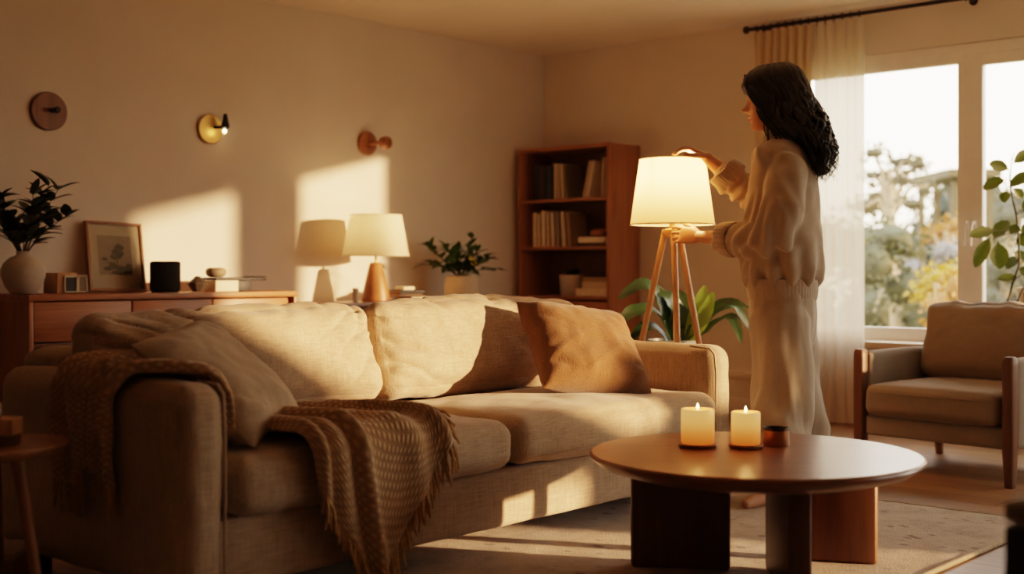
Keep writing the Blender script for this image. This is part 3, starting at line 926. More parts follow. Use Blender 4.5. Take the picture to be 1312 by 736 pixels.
obj('branches', bs, M['stem'], vase); obj('leaves', bl, M['leaf_dark'], vase, auto=180)

# wooden twin-panel desk clock
p = (0.25, 2.975, ZS)
t = thing('desk_clock', 'small pale wooden cube clock with two dark framed panels next to vase', 'clock', p)
b = B(); b.box(0.17, 0.30, 2.925, 3.028, ZS, ZS + 0.098, 0.004); obj('case', b, M['oak_z'], t)
for (ya, yb, za, zb, xx, mm) in ((2.955, 3.022, 0.006, 0.082, 0.312, 'black'), (3.026, 3.074, 0.006, 0.084, 0.308, 'stone')):
    b = B(); e = 0.005
    b.box(0.285, xx, ya, yb, ZS + za, ZS + za + e).box(0.285, xx, ya, yb, ZS + zb - e, ZS + zb).box(0.285, xx, ya, ya + e, ZS + za, ZS + zb).box(0.285, xx, yb - e, yb, ZS + za, ZS + zb)
    f = sub(obj('panel_frame', b, M['cream'], t), t)
    b = B(); b.box(0.286, xx - 0.006, ya + e, yb - e, ZS + za + e, ZS + zb - e); obj('panel', b, M[mm], f)

# leaning framed botanical print
def picture():
    t = thing('picture_frame', 'wooden framed print of a plant leaning on the wall above the sideboard', 'picture', (0.1, 3.35, ZS))
    lean = 0.20
    w, h = 0.312, 0.355
    T = Matrix.Translation((0.105, 3.355, ZS + 0.003)) @ Matrix.Rotation(-0.03, 4, 'X') @ Matrix.Rotation(-lean, 4, 'Y')
    y0, y1 = -w / 2, w / 2; e = 0.014
    b = B()
    b.box(-0.012, 0.012, y0, y1, 0, e, 0.002, T=T).box(-0.012, 0.012, y0, y1, h - e, h, 0.002, T=T).box(-0.012, 0.012, y0, y0 + e, e, h - e, 0.002, T=T).box(-0.012, 0.012, y1 - e, y1, e, h - e, 0.002, T=T)
    obj('frame', b, M['teak_z'], t)
    b = B(); b.box(-0.008, 0.002, y0 + e * .8, y1 - e * .8, e * .8, h - e * .8, T=T); obj('mat_board', b, M['cream'], t)
    m, nt, out = new_mat('botanical_print')
    bs = N(nt, 'ShaderNodeBsdfPrincipled'); bs.inputs['Roughness'].default_value = 0.7
    tc = N(nt, 'ShaderNodeTexCoord'); nz = N(nt, 'ShaderNodeTexNoise', i_Scale=18.0, i_Detail=4.0)
    nt.links.new(tc.outputs['Object'], nz.inputs['Vector'])
    r = ramp(nt, [(0.3, (0.36, 0.29, 0.21)), (0.7, (0.44, 0.36, 0.27))]); nt.links.new(nz.outputs['Fac'], r.inputs['Fac'])
    nt.links.new(r.outputs['Color'], bs.inputs['Base Color']); nt.links.new(bs.outputs[0], out.inputs[0])
    b = B(); b.box(0.002, 0.0030, -0.095, 0.090, 0.085, 0.285, T=T); pr = sub(obj('print', b, m, t), t)
    b = B(); rn = random.Random(4)
    def blob(cy, cz, ry, rz, k=22, x=0.0036):
        ph = rn.uniform(0, 6)
        vs = [(x, cy + ry * math.cos(2 * PI * i / k) * (1 + 0.12 * math.sin(5 * 2 * PI * i / k + ph)), cz + rz * math.sin(2 * PI * i / k) * (1 + 0.10 * math.sin(4 * 2 * PI * i / k + ph))) for i in range(k)]
        b._add(vs, [tuple(range(k))], T)
    for q in ((0.012, 0.195, 0.034, 0.028), (0.022, 0.222, 0.026, 0.022), (-0.006, 0.178, 0.026, 0.016), (-0.062, 0.164, 0.016, 0.008), (-0.05, 0.115, 0.024, 0.010), (-0.02, 0.130, 0.024, 0.018), (0.022, 0.118, 0.03, 0.016), (0.06, 0.110, 0.03, 0.020), (0.0, 0.096, 0.03, 0.010), (0.07, 0.133, 0.018, 0.010)):
        blob(*q)
    b.box(0.0033, 0.0036, 0.004, 0.009, 0.09, 0.19, T=T); b.box(0.0033, 0.0036, -0.055, -0.01, 0.145, 0.149, T=T)
    obj('printed_plant', b, plain('print_ink', (0.13, 0.115, 0.085), 0.8, var=0.25, scale=40), pr, False)
    b = B(); b.box(0.0040, 0.0046, y0 + e, y1 - e, e, h - e, T=T); obj('glass', b, M['glass'], t, False)
picture()

p = (0.25, 3.531, ZS)
t = thing('smart_speaker', 'black cloth covered cylinder speaker on the sideboard', 'speaker', p)
b = B(); b.lathe([(0.070, 0.006), (0.075, 0.010), (0.0755, 0.145), (0.073, 0.152), (0.002, 0.152)], n=48, T=tr(*p)); obj('cloth_body', b, M['mesh_black'], t)
b = B(); b.lathe([(0.064, 0.0), (0.066, 0.008), (0.002, 0.008)], n=40, T=tr(*p)); obj('foot', b, M['black'], t)
b = B(); b.lathe([(0.066, 0.1515), (0.066, 0.155), (0.002, 0.155)], n=40, T=tr(*p)); obj('cap', b, M['black'], t)
p = (0.26, 3.715, ZS)
b = B(); b.lathe([(0.026, 0.0), (0.028, 0.006), (0.050, 0.034), (0.052, 0.040), (0.050, 0.046), (0.018, 0.072), (0.012, 0.080), (0.008, 0.080), (0.007, 0.07)], n=8, T=tr(*p))
tag(obj('bud_vase', b, M['dark_clay'], auto=20), 'tiny dark faceted diamond shaped vase on the sideboard beside the speaker', 'vase')
b = B(); b.box(0.16, 0.32, 3.785, 3.925, ZS, ZS + 0.057, 0.003); tag(obj('paper_box', b, M['cream']), 'white box under one end of the black tray on sideboard', 'box')
b = B(); b.box(0.16, 0.31, 3.929, 4.015, ZS, ZS + 0.055, 0.003); tag(obj('paper_box', b, M['black']), 'black box supporting the black tray on sideboard', 'box')
b = B(); b.box(0.14, 0.33, 3.782, 4.098, ZS + 0.0585, ZS + 0.072, 0.003).box(0.14, 0.33, 4.085, 4.098, ZS + 0.058, ZS + 0.078, 0.003)
tag(obj('tray', b, M['black']), 'flat black tray bridging two boxes on the sideboard', 'tray')
p = (0.25, 3.834, ZS + 0.0735)
b = B(); b.lathe([(0.030, 0.0), (0.044, 0.006), (0.054, 0.022), (0.053, 0.036), (0.044, 0.047), (0.030, 0.050), (0.024, 0.049), (0.002, 0.046)], n=32, T=tr(*p)); tag(obj('pebble_jar', b, M['stone']), 'small rounded stone jar sitting on the black tray', 'jar')

# ---------------------------------------------------------------- wall sconces
def sconce(label, y, z, r, m, thick=0.022):
    t = thing('wall_sconce', label, 'sconce', (0, y, z), 0, 'sconces on the long wall')
    R_ = Matrix.Translation((0.001, y, z)) @ Matrix.Rotation(PI / 2, 4, 'Y')
    b = B(); b.lathe([(r * 0.96, 0), (r, 0.004), (r, thick - 0.005), (r * 0.95, thick), (0.002, thick)], n=56, T=R_); obj('back_plate', b, m, t)
    return t, R_, thick
wood_dark = wood('sconce_wood', (0.20, 0.085, 0.03), 'Z', rough=0.4)
t, R_, th = sconce('big dark wooden disc sconce with a black knob, above the leafy vase', 3.036, 1.668, 0.094, wood_dark)
b = B(); b.lathe([(0.011, 0), (0.011, 0.03), (0.014, 0.034), (0.016, 0.055), (0.012, 0.060), (0.002, 0.060)], n=20, T=R_ @ Matrix.Translation((-0.004, 0.012, th))); obj('knob', b, M['black'], t)
t, R_, th = sconce('brass disc sconce with upright black cone and tiny glowing bulb', 3.966, 1.662, 0.080, M['brass'], 0.018)
b = B(); b.tube([(0.02, 3.985, 1.672), (0.075, 4.01, 1.672)], 0.008, n=12); obj('stem', b, M['bronze'], t)
b = B(); b.lathe([(0.010, -0.02), (0.021, -0.012), (0.022, 0.004), (0.013, 0.045), (0.010, 0.062), (0.002, 0.062)], n=24, T=tr(0.078, 4.015, 1.68)); obj('cone_shade', b, M['black'], t)
b = B(); b.lathe([(0.002, -0.012), (0.009, -0.006), (0.010, 0.001), (0.006, 0.009), (0.001, 0.011)], n=16, T=tr(0.082, 4.007, 1.647)); obj('bulb', b, M['spark'], t)
wood_red = wood('sconce_red_wood', (0.34, 0.14, 0.05), 'Z', rough=0.35)
t, R_, th = sconce('reddish wooden disc sconce with round drum head, above the table lamp', 5.095, 1.671, 0.074, wood_red)
b = B(); b.tube([(0.02, 5.11, 1.671), (0.09, 5.14, 1.671)], 0.013, n=16); obj('stem', b, wood_red, t)
hd = (Vector((1.0, 0.30, 0))).normalized()
Tm = Matrix.Translation((0.085, 5.135, 1.670)) @ hd.to_track_quat('Z', 'Y').to_matrix().to_4x4()
b = B(); b.lathe([(0.022, 0), (0.034, 0.010), (0.040, 0.035), (0.038, 0.060), (0.032, 0.066), (0.028, 0.062), (0.020, 0.050), (0.002, 0.048)], n=32, T=Tm); obj('drum_head', b, wood_red, t)

# ---------------------------------------------------------------- console table with lamp
con = thing('console_table', 'low wooden console table between sideboard and potted plant, carrying a lamp', 'table', (0.25, 4.78, 0))
ZC = 0.715
b = B(); b.box(0.03, 0.43, 4.30, 5.36, ZC - 0.03, ZC, 0.004); obj('table_top', b, M['walnut'], con)
b = B(); b.box(0.05, 0.40, 4.34, 5.32, ZC - 0.10, ZC - 0.03); obj('apron', b, M['walnut_z'], con)
for x in (0.07, 0.39):
    for y in (4.34, 5.32):
        b = B(); b.box(x - .018, x + .018, y - .018, y + .018, 0, ZC - 0.03, 0.004); obj('leg', b, M['walnut_z'], con)
ZC += 0.001
LX, LY = 0.30, 4.905
tl = thing('table_lamp', 'table lamp with cream drum shade on conical reddish wood base', 'lamp', (LX, LY, ZC))
b = B(); b.lathe([(0.080, 0), (0.086, 0.004), (0.086, 0.010), (0.038, 0.215), (0.030, 0.226), (0.002, 0.226)], n=48, T=tr(LX, LY, ZC)); obj('base', b, M['cherry_z'], tl)
b = B(); b.tube([(LX, LY, ZC + 0.22), (LX, LY, ZC + 0.30)], 0.007, n=12); b.lathe([(0.014, 0.27), (0.014, 0.31), (0.002, 0.31)], n=16, T=tr(LX, LY, ZC)); obj('stem', b, M['brass'], tl)
ZT0, ZT1 = 0.982, 1.218
b = B(); b.lathe([(0.194, ZT0), (0.151, ZT1)], n=64, T=tr(LX, LY, 0), close=False)
sh = sub(obj('lamp_shade', b, M['shade_table'], tl), tl)
for z, r in ((ZT0, 0.194), (ZT1, 0.151)):
    b = B(); b.tube([(LX + r * math.cos(2 * PI * i / 48), LY + r * math.sin(2 * PI * i / 48), z) for i in range(49)], 0.0025, n=6)
    if z == ZT0: obj('shade_ring', b, M['cream'], sh)
for k in range(3):
    a = 2 * PI * k / 3; b.tube([(LX, LY, ZT1 - 0.02), (LX + 0.151 * math.cos(a), LY + 0.151 * math.sin(a), ZT1 - 0.005)], 0.0018, n=6)
obj('shade_ring', b, M['cream'], sh)
b = B(); b.lathe([(0.002, 0.30), (0.012, 0.31), (0.028, 0.345), (0.026, 0.37), (0.002, 0.39)], n=20, T=tr(LX, LY, ZC)); obj('bulb', b, M['wax_off'], tl)
TABLE_BULB = (LX, LY, ZC + 0.42)
b = B(); b.lathe([(0.016, 0), (0.018, 0.002), (0.018, 0.078), (0.002, 0.080)], n=24, T=tr(0.34, 4.715, ZC)); tag(obj('votive_candle', b, M['wax_off']), 'thin white unlit candle beside the table lamp base', 'candle')
def book(label, cat_group, o, sx, sy, sz, cover, lie=None, T=None, name='book'):
    """spine faces local -X... the book spans sx (depth) sy (thickness) sz (height) from o; cover wraps three sides"""
    t = thing(name, label, 'book', o, 0, cat_group)
    Tm = T or Matrix.Identity(4)
    e = 0.0025
    b = B()
    if lie:      # lying flat: thickness along z, spine towards +X (lie='x') or -Y (lie='y')
        b.box(0, sx, 0, sy, 0, e, T=Tm).box(0, sx, 0, sy, sz - e, sz, T=Tm)
        if lie == 'x': b.box(sx - e, sx, 0, sy, 0, sz, T=Tm)
        else: b.box(0, sx, 0, e, 0, sz, T=Tm)
        q = B(); q.box(0.004, sx - 0.004, 0.004, sy - 0.004, e, sz - e, T=Tm)
    else:        # standing: thickness along x, spine towards -Y
        b.box(0, e, 0, sy, 0, sz, T=Tm).box(sx - e, sx, 0, sy, 0, sz, T=Tm).box(0, sx, 0, e, 0, sz, T=Tm)
        q = B(); q.box(e, sx - e, e, sy - 0.004, 0.003, sz - 0.003, T=Tm)
    obj('cover', b, cover, t, False, world=False); obj('pages', q, M['page'], t, False, world=False)
    return t
bk = {k: plain('cover_' + k, c, 0.7, var=0.08, scale=30) for k, c in dict(cream=(0.74, 0.63, 0.46), sand=(0.62, 0.49, 0.33), tan=(0.38, 0.27, 0.15), olive=(0.17, 0.14, 0.08), dark=(0.028, 0.032, 0.032), brown=(0.09, 0.05, 0.03), slate=(0.06, 0.065, 0.06), white=(0.72, 0.64, 0.52), grey=(0.30, 0.26, 0.20)).items()}
book('cream book lying lowest on the console beside the lamp', 'books on the console', (0.24, 5.10, ZC), 0.16, 0.205, 0.024, bk['cream'], 'x')
book('black book lying on the cream one, on the console', 'books on the console', (0.22, 5.03, ZC + 0.0245), 0.15, 0.185, 0.020, bk['brown'], 'x')
book('dark book topmost of the console pile, under the white box', 'books on the console', (0.23, 5.035, ZC + 0.045), 0.14, 0.20, 0.018, bk['dark'], 'x')
b = B(); b.box(0.25, 0.33, 5.10, 5.19, ZC + 0.0635, ZC + 0.083, 0.004); tag(obj('small_box', b, M['cream']), 'little cream box on top of the console book pile', 'box')

# plant on a stool in the corner
st = thing('plant_stool', 'small wooden stool under the round potted plant by the bookcase', 'stool', (0.30, 5.62, 0))
ZP = 0.66
b = B(); b.lathe([(0.15, ZP - 0.03), (0.155, ZP - 0.025), (0.155, ZP - 0.004), (0.15, ZP), (0.002, ZP)], n=40, T=tr(0.30, 5.62, 0)); obj('seat', b, M['walnut_z'], st)
for k in range(3):
    a = 2 * PI * k / 3 + 0.4
    b = B(); b.tube([(0.30 + 0.14 * math.cos(a), 5.62 + 0.14 * math.sin(a), 0), (0.30 + 0.10 * math.cos(a), 5.62 + 0.10 * math.sin(a), ZP - 0.02)], [0.011, 0.016], n=10); obj('leg', b, M['walnut_z'], st)
p = (0.30, 5.62, ZP + 0.001)
pl = thing('potted_plant', 'bushy green plant in round clay pot with small yellow flowers', 'plant', p)
b = B(); b.lathe([(0.060, 0), (0.070, 0.004), (0.096, 0.050), (0.106, 0.100), (0.104, 0.150), (0.094, 0.190), (0.090, 0.200), (0.082, 0.200), (0.080, 0.180)], n=48, T=tr(*p)); obj('pot', b, M['clay'], pl)
b = B(); b.lathe([(0.080, 0.178), (0.002, 0.186)], n=32, T=tr(*p)); obj('soil', b, M['soil'], pl)
rnd = random.Random(21)
bs, bl, bf = B(), B(), B()
for i in range(22):
    a = 2 * PI * i / 22 * 3.1; lean = rnd.uniform(0.2, 1.35); L = rnd.uniform(0.20, 0.31) * (1.0 if lean < 0.9 else 1.0)
    q = Vector((p[0], p[1], p[2] + 0.17)); d = Vector((math.cos(a) * lean * 0.75, math.sin(a) * lean, 1)).normalized(); pts = [q]
    for k in range(6):
        q = q + d * (L / 6); d = (d + Vector((0, 0, -0.12 * lean)) + Vector((rnd.uniform(-.08, .08), rnd.uniform(-.08, .08), 0))).normalized(); pts.append(q)
    for t_ in pts: t_.x = max(t_.x, 0.05)
    bs.tube(pts, 0.0028, n=5)
    for k in range(2, 7):
        for m_ in range(2 if k < 6 else 3):
            ang = rnd.uniform(0, 2 * PI); ld = (d * 0.7 + Vector((math.cos(ang), math.sin(ang), rnd.uniform(-.2, .5))) * 0.9).normalized()
            if pts[k].x + ld.x * 0.08 < 0.03: ld.x = abs(ld.x)
            bl.leaf(pts[k], ld, (0, 0, 1), rnd.uniform(0.055, 0.10), rnd.uniform(0.028, 0.042), droop=0.5, n=4)
for dx, dy, dz in ((0.10, -0.01, 0.30), (0.11, -0.025, 0.285), (0.10, 0.012, 0.275), (0.115, -0.045, 0.31)):
    for k in range(5):
        a = 2 * PI * k / 5; bf.leaf((p[0] + dx, p[1] + dy, p[2] + dz), (0.6, math.cos(a), math.sin(a)), (1, 0, 0), 0.024, 0.018, 0.1, n=3)
obj('stems', bs, M['stem_green'], pl); obj('leaves', bl, M['leaf_mid'], pl, auto=180); obj('flowers', bf, M['flower'], pl, auto=180)

# ---------------------------------------------------------------- bookcase
BX0, BX1, BY0, BY1, BZ = 0.06, 0.845, 6.427, 6.765, 1.725
bc = thing('bookcase', 'tall cherry wood bookcase with open shelves standing in the room corner', 'bookcase', (0.45, 6.6, 0))
for x in (BX0, BX1 - 0.022):
    b = B(); b.box(x, x + 0.022, BY0, BY1, 0.0, BZ, 0.002); obj('side_panel', b, M['cherry_z'], bc)
b = B(); b.box(BX0 + .022, BX1 - .022, BY0, BY1, BZ - 0.024, BZ, 0.002); obj('top_board', b, M['cherry_x'], bc)
SHZ = [0.725, 1.055, 1.375]
for z in SHZ:
    b = B(); b.box(BX0 + .022, BX1 - .022, BY0 + 0.006, BY1 - 0.01, z - 0.02, z, 0.002); obj('shelf', b, M['cherry_x'], bc)
b = B(); b.box(BX0 + .022, BX1 - .022, BY1 - 0.012, BY1 - 0.004, 0.05, BZ - 0.024); obj('back_panel', b, M['cherry_dark'], bc)
b = B(); b.box(BX0 + .024, BX1 - .024, BY0 + 0.003, BY0 + 0.022, 0.36, 0.690, 0.003); obj('drawer', b, M['cherry_x'], bc)
b = B(); b.box(BX0 + .024, BX1 - .024, BY0 + 0.003, BY0 + 0.022, 0.05, 0.352, 0.003); obj('drawer', b, M['cherry_x'], bc)
b = B(); b.box(BX0 + .022, BX1 - .022, BY0 + 0.03, BY1, 0.0, 0.05); obj('plinth', b, M['cherry_dark'], bc)
yb = BY0 + 0.05
def lean(x, a): return Matrix.Rotation(a, 4, 'Y')
G = 'books on the top shelf of the bookcase'
z = SHZ[2] + 0.001
for x, w, h, c, lb in ((0.165, 0.040, 0.240, 'dark', 'first dark book from the wall on the top shelf'), (0.210, 0.030, 0.235, 'brown', 'second dark book from the wall on the top shelf'), (0.245, 0.022, 0.225, 'slate', 'slim slate book among the dark ones, top shelf'), (0.275, 0.048, 0.228, 'slate', 'thick slate book just before the pale ones, top shelf')):
    book(lb, G, (x, yb, z), w, 0.18, h, bk[c])
for x, w, h, c, lb, a in ((0.340, 0.022, 0.240, 'cream', 'first cream book after the dark ones on the top shelf', 0), (0.374, 0.020, 0.238, 'sand', 'second pale book after the dark ones on the top shelf', -0.03), (0.409, 0.020, 0.235, 'cream', 'third pale book after the dark ones, tilting on the top shelf', -0.06), (0.452, 0.018, 0.225, 'olive', 'olive book showing its cover beside the pale row, top shelf', -0.10)):
    book(lb, G, (x, yb, z + w * max(0.0, math.sin(a)) + 0.001), w, 0.18, h, bk[c], T=lean(0, a))
Tm = Matrix.Rotation(-0.50, 4, 'Z'); 
for x, w, h, c, lb, a in ((0.585, 0.020, 0.245, 'sand', 'first leaning cream book before the gap, top shelf', 0.23), (0.612, 0.022, 0.245, 'white', 'second leaning cream book before the gap, top shelf', 0.23)):
    book(lb, G, (x, yb, z + w * max(0.0, math.sin(a)) + 0.001), w, 0.18, h, bk[c], T=lean(0, a))
for x, w, h, c, lb, a in ((0.738, 0.018, 0.258, 'sand', 'sand book leaning on the bookcase side, top shelf', 0.05), (0.764, 0.026, 0.258, 'grey', 'grey book against the bookcase side, top shelf', 0.05)):
    book(lb, G, (x, yb, z + w * max(0.0, math.sin(a)) + 0.001), w, 0.18, h, bk[c], T=lean(0, a))
G = 'books on the middle shelf of the bookcase'
z = SHZ[1] + 0.001
x = 0.155
for i, (w, h, c) in enumerate(((0.034, 0.235, 'cream'), (0.030, 0.225, 'sand'), (0.036, 0.245, 'cream'), (0.026, 0.235, 'sand'), (0.030, 0.232, 'cream'), (0.030, 0.236, 'grey'), (0.030, 0.235, 'cream'))):
    lb = ['first', 'second', 'third', 'fourth', 'fifth', 'sixth', 'seventh'][i] + ' pale book from the wall side on the middle shelf'
    book(lb, G, (x + 0.24 * math.sin(0.01 * i), yb, z), w, 0.18, h, bk[c], T=lean(0, -0.01 * i)); x += w + 0.003 + 0.0025 * i
book('tan book closing the pale row on the middle shelf', G, (x + 0.026, yb, z), 0.020, 0.19, 0.225, bk['tan'], T=lean(0, -0.10))
book('dark red book lying lowest in the middle shelf pile', G, (0.545, yb - 0.01, z), 0.235, 0.17, 0.022, bk['brown'], 'y')
book('cream book lying on the dark red one, middle shelf', G, (0.555, yb - 0.005, z + 0.0225), 0.225, 0.165, 0.040, bk['white'], 'y')
p = (0.665, yb + 0.07, z + 0.0635)
b = B(); b.lathe([(0.03, 0), (0.05, 0.008), (0.056, 0.025), (0.05, 0.042), (0.03, 0.052), (0.002, 0.05)], n=24, T=tr(*p)); tag(obj('round_jar', b, M['cherry_z']), 'squat red brown jar on the middle shelf book pile', 'jar')
b = B(); b.lathe([(0.02, 0), (0.034, 0.006), (0.036, 0.024), (0.028, 0.036), (0.002, 0.038)], n=20, T=tr(0.745, yb + 0.08, z + 0.0635)); tag(obj('round_jar', b, M['black']), 'little black jar behind the red brown jar', 'jar')
G = 'books on the lowest open shelf of the bookcase'
z = SHZ[0] + 0.001
book('lowest cream book of the three lying on the bottom shelf', G, (0.545, yb - 0.02, z), 0.275, 0.19, 0.052, bk['cream'], 'y')
book('middle book of the three lying on the bottom shelf', G, (0.590, yb - 0.01, z + 0.0525), 0.23, 0.18, 0.044, bk['sand'], 'y')
book('topmost book of the three lying on the bottom shelf', G, (0.590, yb - 0.005, z + 0.097), 0.23, 0.18, 0.030, bk['tan'], 'y')
p = (0.435, yb + 0.07, z)
pp = thing('shelf_plant', 'small plant in a plain pale pot on the bottom bookcase shelf', 'plant', p)
b = B(); b.lathe([(0.064, 0), (0.070, 0.006), (0.081, 0.138), (0.078, 0.141), (0.073, 0.130), (0.002, 0.128)], n=40, T=tr(*p)); obj('pot', b, M['ceramic'], pp)
bl = B(); rnd = random.Random(5)
for i in range(26):
    a = rnd.uniform(0, 2 * PI); bl.leaf((p[0] + 0.03 * math.cos(a), p[1] + 0.03 * math.sin(a), p[2] + 0.125), (math.cos(a) * 0.6, math.sin(a) * 0.5, rnd.uniform(.4, 1.3)), (0, 0, 1), rnd.uniform(.05, .085), 0.03, 0.6, n=4)
obj('leaves', bl, M['leaf_dark'], pp, auto=180)
# ---------------------------------------------------------------- tripod floor lamp
LD = 5.38
lc = at(861.5, 300, LD); LC = Vector((lc.x, lc.y, 0))
ax = Vector((CS, SN, 0)); ay = Vector((-SN, CS, 0))      # camera right / camera ahead, on the floor
fl = thing('floor_lamp', 'wooden tripod floor lamp with glowing cream shade standing behind sofa arm', 'lamp', LC)
JZ = 1.065
for (da, db) in ((-0.87, 0.5), (0.87, 0.5), (0.02, -1.0)):
    d = ax * da + ay * db
    b = B(); b.tube([LC + d * 0.262, LC + d * 0.15 + Vector((0, 0, 0.55)), LC + d * 0.034 + Vector((0, 0, JZ))], [0.0095, 0.0125, 0.0145], n=12)
    obj('leg', b, M['oak_z'], fl)
b = B(); b.lathe([(0.030, JZ - 0.03), (0.046, JZ - 0.012), (0.046, JZ + 0.004), (0.014, JZ + 0.012), (0.011, JZ + 0.05), (0.015, JZ + 0.055), (0.015, JZ + 0.10), (0.002, JZ + 0.10)], n=28, T=tr(LC.x, LC.y, 0)); obj('tripod_hub', b, M['oak_z'], fl)
b = B(); b.tube([LC + ax * 0.008 + Vector((0, 0, 0.25)), LC + ax * 0.008 + Vector((0, 0, JZ + 0.02))], 0.0045, n=10); obj('pole', b, M['steel'], fl)
SZ0, SZ1, SR0, SR1 = 1.092, 1.374, 0.181, 0.141
b = B(); b.lathe([(SR0, SZ0), (SR0 * 0.5 + SR1 * 0.5, (SZ0 + SZ1) / 2), (SR1, SZ1)], n=72, T=tr(LC.x, LC.y, 0), close=False); sh = sub(obj('lamp_shade', b, M['shade_on'], fl), fl)
for z, r in ((SZ0, SR0), (SZ1, SR1)):
    b = B(); b.tube([(LC.x + r * math.cos(2 * PI * i / 56), LC.y + r * math.sin(2 * PI * i / 56), z) for i in range(57)], 0.003, n=6)
    if z == SZ0: obj('shade_ring', b, M['cream'], sh)
for k in range(3):
    a = 2 * PI * k / 3 + .5; b.tube([(LC.x, LC.y, JZ + 0.095), (LC.x + 0.05 * math.cos(a), LC.y + 0.05 * math.sin(a), 1.25), (LC.x + SR1 * math.cos(a), LC.y + SR1 * math.sin(a), SZ1 - 0.006)], 0.002, n=6)
obj('shade_ring', b, M['cream'], sh)
b = B(); b.lathe([(0.002, JZ + 0.10), (0.012, JZ + 0.105), (0.030, JZ + 0.15), (0.026, JZ + 0.18), (0.002, JZ + 0.195)], n=24, T=tr(LC.x, LC.y, 0)); obj('bulb', b, M['bulb'], fl)
LAMP_BULB = (LC.x, LC.y, JZ + 0.235)

# ---------------------------------------------------------------- broad-leaved plant behind the lamp
def ribbon_leaf(b, pts, W, fold=0.22, nrm=None, n=14):
    """broad leaf along a bending midrib"""
    P = [Vector(p) for p in pts]
    def cr(t):
        x = t * (len(P) - 1); i = min(int(x), len(P) - 2); f = x - i
        p0, p1, p2, p3 = P[max(i - 1, 0)], P[i], P[i + 1], P[min(i + 2, len(P) - 1)]
        return 0.5 * ((2 * p1) + (p2 - p0) * f + (2 * p0 - 5 * p1 + 4 * p2 - p3) * f * f + (3 * p1 - p0 - 3 * p2 + p3) * f ** 3)
    vs, fs = [], []
    upv = Vector(nrm) if nrm else Vector((0.35, -0.45, 0.85))
    for i in range(n + 1):
        t = i / n
        p = cr(t); tg = (cr(min(1, t + .03)) - cr(max(0, t - .03))).normalized()
        s = tg.cross(upv)
        s = s.normalized() if s.length > 1e-5 else Vector((1, 0, 0))
        nn = s.cross(tg).normalized()
        w = W * 0.5 * max(0.03, math.sin(PI * min(1, max(0.0, (t - 0.12) / 0.88)) ** 0.8)) ** 0.75 if t > 0.12 else W * 0.03
        rp = 0.04 * W * math.sin(t * 26)
        vs += [p - s * w + nn * (w * fold + rp), p - s * w * .5 + nn * (w * fold * .35), p, p + s * w * .5 + nn * (w * fold * .35), p + s * w + nn * (w * fold - rp)]
    for i in range(n):
        a = i * 5
        for k in range(4):
            fs.append((a + k, a + k + 1, a + k + 6, a + k + 5))
    b._add(vs, fs)
PD = 5.95
pc = at(862, 430, PD)
bp = thing('floor_plant', 'leafy plant with long broad leaves in grey pot behind floor lamp', 'plant', (pc.x, pc.y, 0))
b = B(); b.lathe([(0.085, 0), (0.10, 0.01), (0.122, 0.50), (0.126, 0.56), (0.118, 0.565), (0.112, 0.53), (0.002, 0.525)], n=40, T=tr(pc.x, pc.y, 0)); obj('pot', b, M['grey_pot'], bp)
b = B(); b.lathe([(0.110, 0.531), (0.002, 0.538)], n=32, T=tr(pc.x, pc.y, 0)); obj('soil', b, M['soil'], bp)
root = (866, 446)
darks = [([(864, 448, 5.95), (850, 392, 5.9), (826, 366, 5.85), (792, 384, 5.8)], 0.115),
         ([(864, 448, 5.95), (842, 402, 5.85), (812, 400, 5.75), (786, 424, 5.7)], 0.095),
         ([(868, 448, 5.95), (868, 410, 5.93), (858, 384, 5.9), (838, 372, 5.9)], 0.11),
         ([(868, 448, 5.95), (884, 420, 5.92), (878, 390, 5.95), (868, 372, 6.0)], 0.10),
         ([(872, 448, 5.95), (905, 410, 5.9), (930, 388, 5.85), (962, 396, 5.8)], 0.080),
         ([(872, 448, 5.95), (912, 418, 5.9), (938, 408, 5.8), (950, 440, 5.75)], 0.075),
         ([(872, 448, 5.95), (905, 405, 6.0), (940, 392, 6.05), (964, 428, 6.05)], 0.075),
         ([(862, 448, 5.95), (845, 425, 5.9), (826, 420, 5.85), (806, 440, 5.8)], 0.08)]
lights = [([(874, 448, 5.95), (888, 415, 5.92), (898, 385, 5.9), (903, 366, 5.9)], 0.075), ([(875, 448, 5.95), (894, 420, 5.88), (906, 395, 5.84), (914, 374, 5.82)], 0.07)]
b = B()
for pts, W in darks: ribbon_leaf(b, [at(*q) for q in pts], W)
obj('broad_leaves', b, M['leaf_broad'], bp, auto=180)
b = B()
for pts, W in lights: ribbon_leaf(b, [at(*q) for q in pts], W, nrm=(0.65, -0.7, 0.2))
tag(obj('young_leaves', b, M['leaf_light'], bp, auto=180), 'bright yellow green upright young leaves')

# ---------------------------------------------------------------- curtains on a dark rod
RY, RZ = 6.665, 2.368
rod = thing('curtain_rod', 'thin dark metal curtain rod with ball end under the ceiling above window', 'curtain rod', (2.4, RY, RZ))
b = B(); b.tube([(1.73, RY, RZ), (3.10, RY, RZ)], 0.012, n=16); obj('pole', b, M['bronze'], rod)
for x in (1.715, 3.115):
    b = B(); b.lathe([(0.002, -0.024), (0.017, -0.017), (0.024, 0), (0.017, 0.017), (0.002, 0.024)], n=20, T=tr(x, RY, RZ)); obj('finial', b, M['bronze'], rod)
for x in (1.80, 3.075):
    b = B(); b.tube([(x, WALL_Y - 0.002, RZ + 0.0), (x, RY, RZ)], 0.007, n=10); b.lathe([(0.024, 0), (0.024, 0.006), (0.002, 0.006)], n=20, T=Matrix.Translation((x, WALL_Y - 0.001, RZ)) @ Matrix.Rotation(PI / 2, 4, 'X'))
    b.tube([(x, RY - 0.014, RZ), (x, RY, RZ - 0.016), (x, RY + 0.014, RZ)], 0.004, n=8); obj('bracket', b, M['bronze'], rod)
